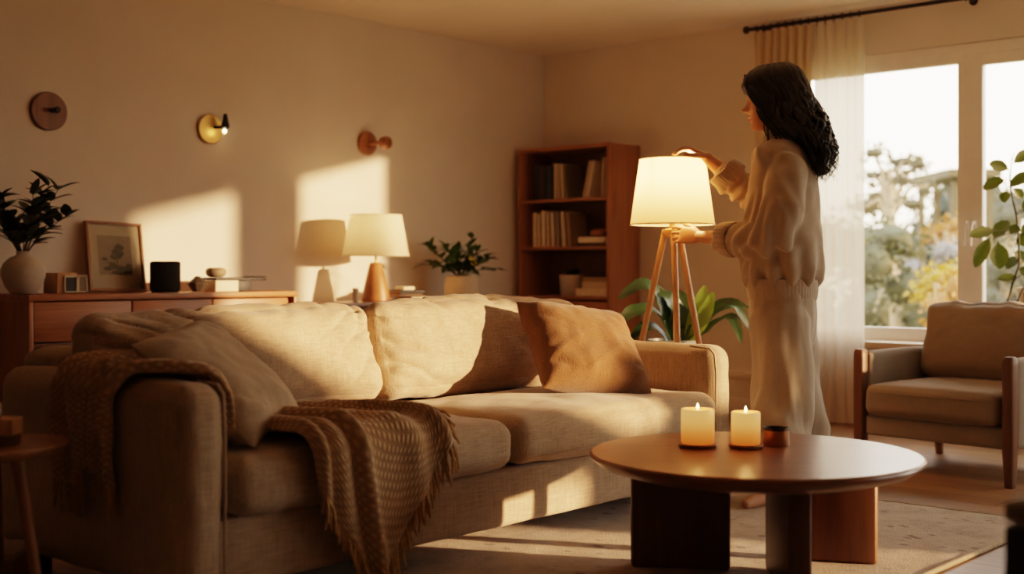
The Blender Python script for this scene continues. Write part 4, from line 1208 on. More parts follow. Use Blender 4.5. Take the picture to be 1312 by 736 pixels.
def curtain(name, label, x0, x1, k, amp, m, z0, seed, pleat, group=None, xs=0.0):
    t = thing(name, label, 'curtain', ((x0 + x1) / 2, RY, 0))
    def fn(u, v):
        z = z0 + (RZ - 0.022 - z0) * v
        ph = 2 * PI * k * u + 0.5 * math.sin(u * 11 + seed) + 0.35 * noise.noise(Vector((u * 4, v * 1.6, seed))) * (1 - v)
        w = math.sin(ph)
        top = max(0.0, (v - 0.93) / 0.07)
        shape = math.copysign(abs(w) ** (0.6 + pleat * top), w)
        y = RY + amp * shape * (0.75 + 0.25 * noise.noise(Vector((u * 6, v * 2, seed + 4)))) * (1 - 0.45 * top * pleat)
        x = x0 + (x1 - x0) * u + 0.008 * math.cos(ph) + xs * (1 - v) * (u - 0.3)
        return (x, y, z)
    b = B(); b.grid(fn, int(k * 18), 60)
    obj('cloth', b, m, t, auto=180)
    for i in range(int(k) + 1):
        b = B()
        x = x0 + 0.02 + (x1 - x0 - 0.04) * i / int(k)
        b.tube([(x + 0.016 * 0, RY + 0.016 * math.cos(a), RZ + 0.016 * math.sin(a)) for a in [2 * PI * q / 16 for q in range(17)]], 0.0028, n=6)
        b.tube([(x, RY, RZ - 0.016), (x, RY, RZ - 0.035)], 0.002, n=6)
        obj('ring', b, M['bronze'], t)
curtain('linen_curtain', 'opaque beige pleated linen curtain drawn aside next to the sheer one', 1.765, 2.155, 7, 0.030, M['drape'], 0.015, 1.0, 1.0)
curtain('sheer_curtain', 'thin translucent white sheer curtain hanging over the window edge', 2.172, 2.478, 5, 0.020, M['sheer'], 0.012, 4.0, 0.4)

# ---------------------------------------------------------------- armchair
AC = Vector((3.115, 5.253, 0)); AR = math.atan2(-0.099, 0.753)
arm = thing('armchair', 'taupe upholstered armchair with dark wooden posts, standing by the window', 'armchair', AC, AR)
W_ = 0.76
def L(name, b, m, par=arm, **k): return obj(name, b, m, par, world=False, **k)
for x in (0.0, W_ - 0.052):
    b = B()
    prof = [(0.0, 0.036, 0.040), (0.14, 0.052, 0.056), (0.50, 0.052, 0.058), (0.525, 0.049, 0.054), (0.538, 0.036, 0.044)]
    rg = []
    for z, wx, wy in prof:
        cx, cy = x + 0.026, 0.03
        ring = []
        for i in range(20):
            a = 2 * PI * i / 20; ca, sa = math.cos(a), math.sin(a)
            ring.append((cx + wx / 2 * math.copysign(abs(ca) ** 0.5, ca), cy + wy / 2 * math.copysign(abs(sa) ** 0.5, sa), z))
        rg.append(ring)
    b.rings(rg); L('leg', b, M['walnut_z'])
    b = B(); b.tube([(x + 0.026, 0.70, 0), (x + 0.026, 0.69, 0.16)], [0.018, 0.026], n=12); L('leg', b, M['walnut_z'])
for x0, x1 in ((0.004, 0.070), (W_ - 0.070, W_ - 0.004)):
    b = cushion(x0, x1, 0.045, 0.74, 0.155, 0.528, r=0.026, bulge=(0.004, 0, 0.004), n=18, wr=0.002, seed=x0); L('armrest', b, M['chair_fab2'])
b = cushion(0.05, W_ - 0.05, 0.025, 0.72, 0.150, 0.245, r=0.016, bulge=(0, 0.003, 0), n=16, wr=0.002); L('seat_frame', b, M['chair_fab2'])
T = tr(0, 0.66, 0.2, rx=-0.20)
b = cushion(0.05, W_ - 0.05, -0.03, 0.05, 0.0, 0.46, r=0.03, bulge=(0, 0, 0), n=18, wr=0.002, T=T); L('backrest', b, M['chair_fab2'])
b = cushion(0.066, W_ - 0.066, -0.018, 0.60, 0.247, 0.385, r=0.040, bulge=(0, 0.010, 0.022), n=36, wr=0.004, seed=4); sc = L('seat_cushion', b, M['chair_fab'])
sub(sc, arm)
b = B(); b.tube([(0.075 + (W_ - 0.15) * i / 30, -0.018 - 0.011 * (1 - (2 * i / 30 - 1) ** 2) + 0.022 * (2 * i / 30 - 1) ** 10, 0.352) for i in range(31)], 0.0026, n=6); obj('seam', b, M['chair_fab'], sc, world=False)
T = tr(0, 0.50, 0.40, rx=-0.24)
b = cushion(0.070, W_ - 0.07, -0.085, 0.06, -0.005, 0.345, r=0.05, bulge=(0, 0.045, 0.010), n=40, wr=0.007, seed=8, T=T,
            fold=lambda u, w, n: 0.010 * max(0, u.z) ** 2 * noise.noise(Vector((w.x * 16, w.z * 8, 2))))
L('back_cushion', b, M['chair_fab'])

# ---------------------------------------------------------------- plant by the window
WD = 6.385
wb = at(1291, 400, WD)
wp = thing('window_plant', 'tall thin stemmed plant with big oval leaves behind the armchair', 'plant', (wb.x, wb.y, 0))
b = B(); b.lathe([(0.09, 0.02), (0.10, 0.03), (0.125, 0.55), (0.128, 0.60), (0.118, 0.60), (0.112, 0.57), (0.002, 0.565)], n=36, T=tr(wb.x, wb.y, -0.02)); obj('pot', b, M['ceramic'], wp)
b = B(); b.lathe([(0.112, 0.555), (0.002, 0.57)], n=24, T=tr(wb.x, wb.y, 0)); obj('soil', b, M['soil'], wp)
stem = [(1291, 440), (1290, 392), (1297, 365), (1306, 340), (1305, 300), (1302, 275), (1296, 250), (1294, 232), (1296, 205), (1300, 193)]
S3 = [at(x, y, WD + 0.02 * math.sin(i * 1.3)) for i, (x, y) in enumerate(stem)]
bs = B(); bs.tube(S3, [0.007, 0.007, 0.006, 0.006, 0.005, 0.005, 0.004, 0.004, 0.003, 0.002], n=8)
S4 = [at(x, y, WD + 0.06) for x, y in ((1291, 430), (1300, 395), (1318, 355), (1330, 300), (1334, 250))]
bs.tube(S4, [0.006, 0.006, 0.005, 0.004, 0.003], n=8)
leaves = [((1291, 217), (1267, 210), 13), ((1286, 231), (1260, 243), 16), ((1294, 239), (1322, 222), 14), ((1288, 246), (1287, 260), 12), ((1299, 243), (1310, 254), 11), ((1300, 209), (1320, 194), 13),
          ((1272, 296), (1242, 303), 14), ((1274, 306), (1292, 283), 17), ((1267, 307), (1249, 343), 15), ((1279, 313), (1281, 345), 20), ((1295, 300), (1306, 290), 12), ((1278, 358), (1303, 356), 9),
          ((1303, 312), (1322, 304), 16), ((1300, 325), (1318, 340), 16), ((1306, 345), (1326, 356), 16), ((1310, 300), (1330, 285), 15), ((1303, 330), (1290, 345), 12), ((1322, 330), (1345, 320), 18), ((1330, 300), (1352, 290), 18), ((1333, 270), (1316, 262), 15), ((1334, 250), (1350, 232), 16), ((1312, 270), (1324, 258), 14), ((1310, 352), (1326, 372), 14), ((1320, 225), (1336, 214), 14)]
bl = B(); rnd = random.Random(9)
for i, (p0, p1, w) in enumerate(leaves):
    dd = WD + rnd.uniform(-0.05, 0.05)
    a, e = at(p0[0], p0[1], dd), at(p1[0], p1[1], dd + rnd.uniform(-0.04, 0.04))
    near = min(S3[1:] + S4[1:], key=lambda q: (q - a).length + (0.03 if q.z > a.z else 0))
    mid = (a + near) / 2 + Vector((0, 0, 0.012))
    bs.tube([near, mid, a], 0.0018, n=5)
    dv = e - a
    nr = (Vector((0.35, -0.75, 0.35)) + Vector((rnd.uniform(-.3, .3), rnd.uniform(-.3, .3), rnd.uniform(-.3, .3)))).normalized()
    ribbon_leaf(bl, [a - dv * 0.12, a + dv * 0.3 + Vector((0, 0, 0.004)), a + dv * 0.7 + Vector((0, 0, 0.004)), e], w / 1600 * WD * 1.15, fold=0.25, nrm=nr, n=10)
obj('stems', bs, M['stem'], wp); obj('oval_leaves', bl, M['leaf_window'], wp, auto=180)
q = at(1321, 372, 6.52)
b = B(); b.lathe([(0.055, 0.493), (0.062, 0.50), (0.074, 0.70), (0.080, 0.805), (0.074, 0.806), (0.066, 0.76), (0.002, 0.75)], n=36, T=tr(q.x, 6.70, 0)); tag(obj('cream_vase', b, M['clay']), 'cream vase on the window sill, half hidden by the frame edge', 'vase')

# ---------------------------------------------------------------- round side table at the near end of the sofa
tc_ = at(-20, 568, 3.05); TC = Vector((tc_.x, tc_.y, 0)); TZ = tc_.z
stb = thing('side_table', 'small round wooden side table beside the near sofa arm', 'table', TC, YAW)
b = B(); b.lathe([(0.02, TZ - 0.030), (0.165, TZ - 0.028), (0.192, TZ - 0.014), (0.197, TZ - 0.006), (0.195, TZ), (0.002, TZ)], n=64); obj('table_top', b, M['teak'], stb, world=False)
for a in (-0.35, 1.75, 3.85):
    d = Vector((math.cos(a), math.sin(a), 0))
    b = B(); b.tube([d * 0.185 + Vector((0, 0, 0.016)), d * 0.10 + Vector((0, 0, TZ - 0.026))], [0.011, 0.017], n=14); obj('leg', b, M['teak_z'], stb, world=False)
q = at(-2, 560, 3.02)
b = B(); b.lathe([(0.046, 0), (0.050, 0.004), (0.051, 0.022), (0.047, 0.024), (0.002, 0.022)], n=36, T=tr(q.x, q.y, TZ + 0.001)); tag(obj('tray', b, M['walnut_z']), 'dark round dish on the side table under a wooden block', 'tray')
b = B(); b.box(-0.050, 0.048, -0.034, 0.034, 0, 0.040, 0.003, T=tr(q.x, q.y, TZ + 0.0255, YAW)); tag(obj('wooden_block', b, M['oak_z']), 'pale wooden block lying on the dark dish on the side table', 'block')
b = B(); b.lathe([(0.021, 0), (0.022, 0.002), (0.022, 0.032), (0.020, 0.034), (0.002, 0.032)], n=28, T=tr(q.x - 0.012, q.y - 0.011, TZ + 0.066)); tag(obj('small_candle', b, M['wax_off']), 'small white unlit candle on top of the wooden block', 'candle')
q = at(-22, 700, 3.36)
fb = thing('storage_box', 'low storage box with pale lid on the floor behind the side table', 'box', (q.x, q.y, 0), YAW)
b = B(); b.box(-0.115, 0.115, -0.085, 0.085, 0.002, 0.132, 0.004); obj('box_body', b, M['teak_z'], fb, world=False)
b = B(); b.box(-0.12, 0.12, -0.09, 0.09, 0.132, 0.150, 0.004); obj('lid', b, M['sofa'], fb, world=False)

# ---------------------------------------------------------------- dark ottoman at the near right
q = at(1283, 641, 2.05)
ot = thing('ottoman', 'dark upholstered ottoman with paler top in the near corner, out of focus', 'ottoman', (q.x + 0.28, q.y + 0.28, 0))
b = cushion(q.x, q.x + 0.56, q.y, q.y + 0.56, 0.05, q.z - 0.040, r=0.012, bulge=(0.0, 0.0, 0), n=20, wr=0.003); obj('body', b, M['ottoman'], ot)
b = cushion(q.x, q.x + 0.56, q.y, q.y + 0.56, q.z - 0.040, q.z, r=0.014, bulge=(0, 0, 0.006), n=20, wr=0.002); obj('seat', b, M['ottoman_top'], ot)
for dx in (0.06, 0.50):
    for dy in (0.06, 0.50):
        b = B(); b.tube([(q.x + dx, q.y + dy, 0), (q.x + dx, q.y + dy, 0.06)], 0.02, n=10); obj('leg', b, M['black'], ot)

# ---------------------------------------------------------------- the garden outside
GZ = -1.2
M['lawn'] = plain('garden_ground', (0.22, 0.20, 0.11), 0.95, var=0.3, scale=1.5)
b = B(); b.box(-40, 30, WALL_Y + 0.3, 60, GZ - 0.1, GZ); struct('ground', b, M['lawn'])
b = B(); b.box(3.68, 4.42, 7.36, 7.50, GZ, 3.2, 0.01); struct('sun_blocker_1', b, M['white_trim'])  # unseen blocker, added to keep the sun out of the pane beside the sheer
def crown(b, c, rx, ry, rz, n, ls, rnd):
    for _ in range(n):
        v = Vector((rnd.gauss(0, 1), rnd.gauss(0, 1), rnd.gauss(0, 1))).normalized() * (0.62 + 0.5 * rnd.random() ** 0.7)
        p = Vector(c) + Vector((v.x * rx, v.y * ry, v.z * rz))
        d = (v + Vector((rnd.uniform(-.8, .8), rnd.uniform(-.8, .8), rnd.uniform(-.8, .5)))).normalized()
        b.leaf(p, d, (rnd.uniform(-1, 1), rnd.uniform(-1, 1), 1), ls * rnd.uniform(.7, 1.3), ls * 0.6, 0.3, n=2)
def tree(name, label, blobs, d, col, trunk=None, ls=0.16, dens=1.0, seed=1, cat='tree', group=None, core=True):
    """blobs: (px, py, half width px, half height px) at distance d"""
    rnd = random.Random(seed)
    k = d / F_PX
    c0 = at(blobs[0][0], blobs[0][1], d)
    t = thing(name, label, cat, (c0.x, c0.y, GZ), 0, group)
    bl = B()
    for px, py, hw, hh in blobs:
        c = at(px, py, d + rnd.uniform(-.3, .3) * 2)
        n = int(max(40, dens * hw * hh * k * k / (ls * ls) * 16))
        crown(bl, c, hw * k, hw * k * 0.8, hh * k, n, ls, rnd)
        if core:
            bmc = bmesh.new(); bmesh.ops.create_icosphere(bmc, subdivisions=3, radius=1.0)
            for v in bmc.verts:
                q = v.co * (0.70 + 0.26 * noise.noise(v.co * 2.6 + Vector((seed, px, py))) + 0.16 * noise.noise(v.co * 6 + Vector((px, seed, py))))
                v.co = c + Vector((q.x * hw * k, q.y * hw * k * 0.8, q.z * hh * k))
            bmc.verts.index_update()
            bl._add([v.co.copy() for v in bmc.verts], [[v.index for v in f.verts] for f in bmc.faces]); bmc.free()
    bt = B()
    tx, ty = trunk or (blobs[0][0], blobs[0][1])
    base = at(tx, ty, d); base.z = GZ
    top = at(tx, ty, d)
    bt.tube([base, (base + top) / 2 + Vector((0.08, 0, 0)), top], [0.05 * d / 8, 0.04 * d / 8, 0.02 * d / 8], n=8)
    for px, py, hw, hh in blobs[1:]:
        e = at(px, py, d); m_ = (e + top) / 2 - Vector((0, 0, 0.15)); bt.tube([(base + top) / 2 * 0.4 + top * 0.6, m_, e], [0.02 * d / 8, 0.015 * d / 8, 0.008 * d / 8], n=6)
    obj('trunk', bt, M['bark'], t); obj('foliage', bl, col, t, auto=180)
    return t
M['bark'] = plain('pale_bark', (0.30, 0.24, 0.17), 0.9, var=0.2)
fo = {k: leaf_mat('foliage_' + k, c, 0.22, 0.25, 0.7, 1.2) for k, c in dict(pine=(0.11, 0.10, 0.06), spruce=(0.040, 0.050, 0.038), yellow=(0.27, 0.185, 0.035), orange=(0.25, 0.13, 0.045), green=(0.070, 0.072, 0.036), pale=(0.17, 0.17, 0.18), haze=(0.10, 0.10, 0.073)).items()}  # haze: greyed, lighter tone that puts distance haze into the leaf colour
tree('pine_tree', 'sparse hazy pine with cloud like foliage pads, tallest in the garden', [(1128, 252, 22, 10), (1120, 196, 16, 9), (1156, 208, 20, 9), (1176, 212, 14, 7), (1118, 225, 14, 8), (1150, 232, 22, 8), (1190, 238, 14, 6), (1110, 265, 24, 12), (1170, 262, 20, 9)], 16.0, fo['pine'], (1140, 215), 0.10, 1.6, 2)
tree('spruce_tree', 'dark green conifer behind the pale flowering shrub', [(1196, 310, 30, 30), (1210, 268, 16, 22), (1212, 246, 8, 14), (1180, 300, 18, 22)], 20.5, fo['spruce'], (1210, 250), 0.12, 0.9, 3)
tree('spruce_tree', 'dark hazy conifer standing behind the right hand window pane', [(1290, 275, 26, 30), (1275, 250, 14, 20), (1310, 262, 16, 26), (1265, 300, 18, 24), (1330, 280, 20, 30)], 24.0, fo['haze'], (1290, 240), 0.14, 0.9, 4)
tree('autumn_tree', 'yellow leaved autumn bush in the middle of the garden view', [(1200, 362, 26, 18), (1190, 378, 26, 14), (1218, 350, 14, 14)], 10.9, fo['yellow'], None, 0.07, 1.0, 5)
tree('autumn_tree', 'orange leaved bush just below the garden pergola', [(1212, 296, 18, 12), (1226, 288, 12, 12), (1196, 300, 14, 8)], 14.5, fo['orange'], None, 0.08, 1.0, 6)
tree('autumn_tree', 'rust brown bush lowest against the window mullion', [(1208, 395, 26, 26), (1222, 370, 12, 22), (1222, 430, 26, 20)], 10.0, fo['orange'], None, 0.065, 0.9, 12)
tree('flowering_shrub', 'pale grey flowering shrub between yellow and orange bushes', [(1216, 325, 24, 18), (1170, 345, 20, 14), (1236, 372, 18, 16)], 14.0, fo['pale'], None, 0.07, 1.0, 7, 'shrub')
tree('garden_shrub', 'wide green shrub below the pine tree', [(1140, 310, 40, 26), (1115, 340, 34, 30), (1160, 370, 36, 26), (1185, 410, 34, 26), (1120, 400, 40, 34)], 12.5, fo['green'], None, 0.08, 0.8, 8, 'shrub')
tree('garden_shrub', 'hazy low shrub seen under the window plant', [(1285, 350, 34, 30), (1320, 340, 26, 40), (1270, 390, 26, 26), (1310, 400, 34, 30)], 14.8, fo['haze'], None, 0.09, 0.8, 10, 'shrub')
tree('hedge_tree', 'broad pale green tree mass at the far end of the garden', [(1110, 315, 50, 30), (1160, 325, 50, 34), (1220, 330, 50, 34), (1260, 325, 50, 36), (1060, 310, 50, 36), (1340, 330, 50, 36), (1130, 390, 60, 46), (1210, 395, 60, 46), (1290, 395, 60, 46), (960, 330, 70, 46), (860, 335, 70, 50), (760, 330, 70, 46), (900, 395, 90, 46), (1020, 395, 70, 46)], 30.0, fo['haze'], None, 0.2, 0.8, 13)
pg = thing('pergola', 'hazy flat roofed garden pergola on thin posts', 'pergola', at(1215, 300, 17.7))
k = 17.7 / F_PX
b = B(); c = at(1220, 228, 17.7); b.box(-32 * k, 32 * k, -0.9, 0.9, -0.05, 0.06, T=tr(c.x, c.y, c.z, YAW)); obj('roof', b, M['stem'], pg, False)
for px in (1201, 1221, 1243):
    for dy in (-0.7, 0.7):
        c = at(px, 228, 17.7); b = B(); b.box(-0.04, 0.04, dy - 0.04, dy + 0.04, GZ - c.z, -0.04, T=tr(c.x, c.y, c.z, YAW)); obj('post', b, M['stem'], pg, False)
# ---------------------------------------------------------------- the woman at the lamp
M['skin'] = plain('skin', (0.50, 0.27, 0.155), 0.5, var=0.06, scale=20, spec=0.35)
M['hair'] = plain('dark_hair', (0.013, 0.009, 0.007), 0.42, var=0.35, scale=60, spec=0.5)
M['sweat'] = linen('sweatshirt_fleece', (0.41, 0.335, 0.255), var=0.08, k=2.0, bump=0.15, sheen=0.4)
M['pants'] = linen('sweatpants_fleece', (0.42, 0.35, 0.27), var=0.08, k=2.0, bump=0.15, sheen=0.4)
M['lip'] = plain('lips', (0.34, 0.10, 0.07), 0.4)
M['eye'] = plain('eye', (0.02, 0.014, 0.01), 0.2)
CAMT = Matrix.Translation((CAM_X, 0, 0)) @ Matrix.Rotation(YAW, 4, 'Z')
def P(px, py, d): return Vector(((px - 656) / F_PX * d, d, CAM_H - (py - Y_H) / F_PX * d))
def remesh(bag, voxel, smooth=4, disp=None):
    me = bpy.data.meshes.new('tmp'); bag.bm.to_mesh(me); bag.bm.free()
    o = bpy.data.objects.new('tmp', me); COL.objects.link(o)
    m = o.modifiers.new('r', 'REMESH'); m.mode = 'VOXEL'; m.voxel_size = voxel
    if smooth:
        m = o.modifiers.new('s', 'SMOOTH'); m.factor = 0.5; m.iterations = smooth
    dg = bpy.context.evaluated_depsgraph_get()
    me2 = bpy.data.meshes.new_from_object(o.evaluated_get(dg))
    bpy.data.objects.remove(o); bpy.data.meshes.remove(me)
    out = B(); out.bm.from_mesh(me2); bpy.data.meshes.remove(me2)
    if disp:
        out.bm.normal_update()
        offs = [(v, v.normal.copy() * disp(v.co, v.normal)) for v in out.bm.verts]
        for v, o_ in offs: v.co += o_
    return out
WFW = Vector((-0.87, 0.5, 0)); WLF = Vector((-0.5, -0.87, 0)); UP = Vector((0, 0, 1))
wroot = c2r(1.09, 5.06)
woman = thing('person', 'person with long dark wavy hair in beige loungewear reaching for the lit lamp', 'person', (wroot[0], wroot[1], 0.0))
def cobj(name, b, mat, auto=None, parent=woman):
    b.bm.transform(CAMT)
    return obj(name, b, mat, parent, auto=auto)

# head in its own frame: x side, y forward, z up
HC_ = P(987, 126, 5.08)
hf = Vector((-0.965, 0.26, -0.10)).normalized(); hs = hf.cross(UP).normalized(); hu = hs.cross(hf).normalized()
def H(x, y, z): return HC_ + hs * x + hf * y + hu * z
LV = [(-.126, .070, .036, .016), (-.117, .085, .008, .032), (-.100, .089, -.030, .046), (-.075, .087, -.060, .056), (-.050, .085, -.080, .063), (-.020, .083, -.096, .068), (.010, .083, -.106, .072), (.040, .088, -.110, .074), (.070, .080, -.104, .071), (.095, .058, -.085, .058), (.112, .025, -.055, .036), (.119, -.005, -.030, .010)]
def lv(z, col):
    for i in range(len(LV) - 1):
        if LV[i][0] <= z <= LV[i + 1][0]:
            t = (z - LV[i][0]) / (LV[i + 1][0] - LV[i][0]); t = t * t * (3 - 2 * t) * 0.4 + t * 0.6
            return LV[i][col] * (1 - t) + LV[i + 1][col] * t
    return LV[-1][col] if z > 0 else LV[0][col]
def G(v, s): return math.exp(-(v / s) ** 2)
def head_pt(a, z):
    yf, yb, w = lv(z, 1), lv(z, 2), lv(z, 3)
    cy, ry = (yf + yb) / 2, (yf - yb) / 2
    c, s = math.cos(a), math.sin(a)
    y = cy + ry * math.copysign(abs(c) ** 0.9, c); x = w * math.copysign(abs(s) ** 0.85, s)
    if c > 0:
        y += G(x, .010) * (.027 * G(z + .036, .016) + .013 * G(z + .012, .018) + .005 * G(z - .012, .02))
        y += G(x, .017) * (.030 * 0 + .011 * G(z + .036, .010))
        y += G(x, .019) * (.0085 * G(z + .067, .0055) + .0095 * G(z + .081, .0060) - .005 * G(z + .0740, .002) - .005 * G(z + .094, .007))
        y += G(x, .02) * .006 * G(z + .112, .010)
        y -= .011 * G(abs(x) - .031, .014) * G(z + .002, .013)
        y += .004 * G(abs(x) - .03, .02) * G(z - .022, .009)
    return x, y
zs = [-.126 + i * (.245 / 74) for i in range(75)]
head = [[H(*head_pt(2 * PI * k / 64, z), z) for k in range(64)] for z in zs]
body = B(); body.rings(head)
def hand(b, wrist, d, n, s, curls, k=1.0, spread=0.09, thumb=(0.62, 0.62, 0.25)):
    """d towards the fingers, n the way the palm faces, s towards the thumb"""
    d = d.normalized(); n = (n - d * n.dot(d)).normalized(); s = (s - d * s.dot(d) - n * s.dot(n)).normalized()
    sec = [(-.012, .024, .019), (.0, .025, .018), (.02, .031, .016), (.045, .037, .0145), (.070, .039, .013), (.086, .038, .011), (.094, .034, .008)]
    rg = []
    for t, w, h in sec:
        c = wrist + d * (t * k)
        rg.append([c + s * (w * k * math.copysign(abs(math.cos(a)) ** .8, math.cos(a))) + n * (h * k * math.copysign(abs(math.sin(a)) ** .8, math.sin(a))) for a in [2 * PI * i / 20 for i in range(20)]])
    b.rings(rg)
    for i, (off, L, r) in enumerate(((.0285, .072, .0083), (.0095, .080, .0086), (-.0095, .074, .0082), (-.0275, .058, .0072))):
        fd = (d + s * (spread * (1.5 - i))).normalized()
        p = wrist + d * (.082 * k) + s * (off * k)
        pts, rr = [p, p + fd * (.010 * k)], [r * k, r * k]
        q = pts[-1]; ang = 0.0
        for j, (fr, cu) in enumerate(zip((.44, .31, .25), curls[i])):
            ang += cu
            dd = (fd * math.cos(ang) + n * math.sin(ang)).normalized()
            q = q + dd * (L * fr * k); pts.append(q); rr.append(r * k * (0.96, 0.88, 0.78)[j])
        b.capsule(pts, rr, n=12)
    tb = wrist + d * (.022 * k) + s * (.024 * k) + n * (.004 * k)
    td = (d * thumb[0] + s * thumb[1] + n * thumb[2]).normalized()
    td2 = (td + d * .35 + n * .15 - s * .15).normalized()
    b.capsule([tb, tb + td * (.040 * k), tb + td * (.040 * k) + td2 * (.030 * k), tb + td * (.040 * k) + td2 * (.052 * k)], [.0125 * k, .0108 * k, .0096 * k, .0082 * k], n=12)
# neck, trunk
neck0 = H(0, -0.030, -0.085); neck1 = P(1001, 196, 5.09)
body.capsule([H(0, -0.03, -0.03), neck0, (neck0 + neck1) / 2, neck1], [.050, .047, .047, .058], n=20)
body.capsule([P(1003, 205, 5.09), P(1004, 250, 5.09), P(1003, 310, 5.08), P(1003, 365, 5.08), P(1003, 390, 5.08)], [.075, .080, .075, .080, .080], n=20)
# near (left) arm and hand
NS, NE, NW = P(1008, 208, 4.94), P(982, 310, 4.95), P(897, 303.5, 5.235)
FA = (NE + NW) / 2
body.capsule([P(1004, 206, 5.06), NS, (NS + NE) / 2, NE], [.06, .052, .045, .040], n=16)
body.capsule([NE, NE.lerp(NW, .35), NE.lerp(NW, .7), NW], [.040, .040, .033, .0245], n=16)
hd = Vector((-0.80, 0.62, 0.0))
hand(body, NW, Vector((-0.86, 0.50, 0.10)), Vector((0.45, 0.80, -0.25)), Vector((0.05, -0.25, 1.0)), [(.25, .45, .35), (.35, .50, .4), (.45, .55, .4), (.55, .60, .4)], 0.98, 0.10, (0.75, 0.50, 0.35))
# far (right) arm and hand
FS, FE, FW = P(1003, 210, 5.24), P(957, 247, 5.27), P(906, 202, 5.275)
body.capsule([P(1004, 206, 5.10), FS, (FS + FE) / 2, FE], [.06, .052, .045, .040], n=16)
body.capsule([FE, FE.lerp(FW, .35), FE.lerp(FW, .7), FW], [.040, .040, .032, .0235], n=16)
hand(body, FW, Vector((-0.93, -0.02, 0.42)), Vector((-0.40, 0.0, -1.0)), Vector((0.0, -1.0, 0.0)), [(.45, .45, .30), (.50, .42, .28), (.50, .42, .28), (.55, .40, .25)], 0.96, 0.10, (0.80, 0.45, 0.35))
# legs and feet
for hip, knee, ank, toe in ((P(1001, 400, 5.05), P(1000, 510, 4.97), P(990, 627, 4.74), P(962, 648, 4.64)), (P(1006, 395, 5.15), P(1016, 505, 5.17), P(1022, 600, 5.20), P(985, 622, 5.24))):
    body.capsule([hip, (hip + knee) / 2, knee, (knee + ank) / 2, ank], [.075, .075, .055, .052, .036], n=16)
    ank.z, toe.z = 0.075, 0.030
    dirv = Vector((toe.x - ank.x, toe.y - ank.y, 0)).normalized()
    heel = ank - dirv * 0.035; heel.z = 0.042
    mid = ank.lerp(toe, 0.5); mid.z = 0.045
    body.capsule([heel, mid, toe], [.032, .036, .024], n=14)
    toe2 = toe + dirv * 0.03; toe2.z = 0.028
    body.capsule([mid, toe2], [.034, .018], n=14)
    body.capsule([ank + Vector((0, 0, .04)), ank, mid], [.034, .036, .034], n=14)
b = remesh(body, 0.0030, 2)
cobj('body', b, M['skin'], 180)
# face details
b = B()
for sx in (-1, 1):
    b.rings([[H(sx * (.031 + r * .012 * math.cos(a)), head_pt(math.asin(.031 / .07), -.002)[1] + .0030 + q, -.003 + r * .0042 * math.sin(a)) for a in [2 * PI * i / 16 for i in range(16)]] for r, q in ((1.0, -.004), (.9, .0005), (.4, .0030), (.05, .0034))])
cobj('eyes', b, M['eye'])
b = B()
for sx in (-1, 1):
    b.tube([H(sx * x, head_pt(math.asin(min(.99, x / .072)), z)[1] + .001, z) for x, z in ((.014, .019), (.026, .024), (.040, .023), (.050, .017))], [.0015, .0028, .0024, .0010], n=6)
cobj('eyebrows', b, M['hair'])
b = B()
for zc, hh, wy in ((-.0672, .0046, .022), (-.0805, .0052, .020)):
    rg = []
    for t in range(-6, 7):
        x = wy * t / 6; k = math.sqrt(max(0.02, 1 - (t / 6.2) ** 2))
        yy = head_pt(math.asin(max(-.99, min(.99, x / .057))), zc)[1]
        rg.append([H(x, yy - .0012 + .0030 * math.cos(a), zc + hh * k * math.sin(a)) for a in [2 * PI * i / 10 for i in range(10)]])
    b.rings(rg)
cobj('lips', b, M['lip'])

# hair: a solid mass closed over with wavy locks
b = B()
HL = [(.138, -.018, -.040, .018), (.132, .030, -.080, .052), (.115, .074, -.112, .075), (.090, .100, -.128, .088), (.062, .106, -.138, .093), (.040, .092, -.142, .094), (.022, .056, -.146, .094), (.0, .040, -.150, .095), (-.03, .034, -.156, .096), (-.07, .030, -.166, .097), (-.11, .016, -.178, .097), (-.15, -.040, -.190, .092), (-.19, -.075, -.196, .094), (-.23, -.105, -.204, .090), (-.27, -.128, -.206, .082), (-.31, -.142, -.202, .066), (-.335, -.155, -.192, .040)]
rg = []
for z, yf, yb, w in HL:
    cy, ry = (yf + yb) / 2, (yf - yb) / 2
    rg.append([H(w * math.copysign(abs(math.sin(a)) ** .8, math.sin(a)) * (1 + .02 * math.sin(9 * a + z * 40)), cy + ry * math.copysign(abs(math.cos(a)) ** .8, math.cos(a)), z) for a in [2 * PI * k / 48 for k in range(48)]])
b.rings(rg)
rnd = random.Random(17)
def hl(z):
    for i in range(len(HL) - 1):
        if HL[i + 1][0] <= z <= HL[i][0]:
            t = (HL[i][0] - z) / (HL[i][0] - HL[i + 1][0]); return [HL[i][j] * (1 - t) + HL[i + 1][j] * t for j in (1, 2, 3)]
    return HL[-1][1:] if z < 0 else HL[0][1:]
def lock(a0, zend, r, wave, push=1.0, da=0.0, zs_=0.128):
    n = 20; pts, rr = [], []
    ph = rnd.uniform(0, 6.28); fq = rnd.uniform(34, 44)
    for i in range(n + 1):
        t = i / n
        z = zs_ + (zend - zs_) * t
        yf, yb, w = hl(max(-.334, z)); cy, ry = (yf + yb) / 2, (yf - yb) / 2
        a = a0 + da * t
        amp = wave * max(0.0, (0.06 - z) / 0.3)
        k = push + 0.02 + amp * math.sin(z * fq + ph) * 1.0
        x = w * k * math.copysign(abs(math.sin(a)) ** .8, math.sin(a)); y = cy + ry * k * math.copysign(abs(math.cos(a)) ** .8, math.cos(a))
        y += amp * 0.05 * math.cos(z * fq + ph + 1.2)
        pts.append(H(x, y, z)); rr.append(r * (0.35 + 0.65 * math.sin(PI * min(1, t * 1.0 + .12)) ** .5) * (1 if t < .8 else (1.02 - t) / .22))
    b.tube(pts, [max(.0008, q) for q in rr], n=6, flat=0.55)
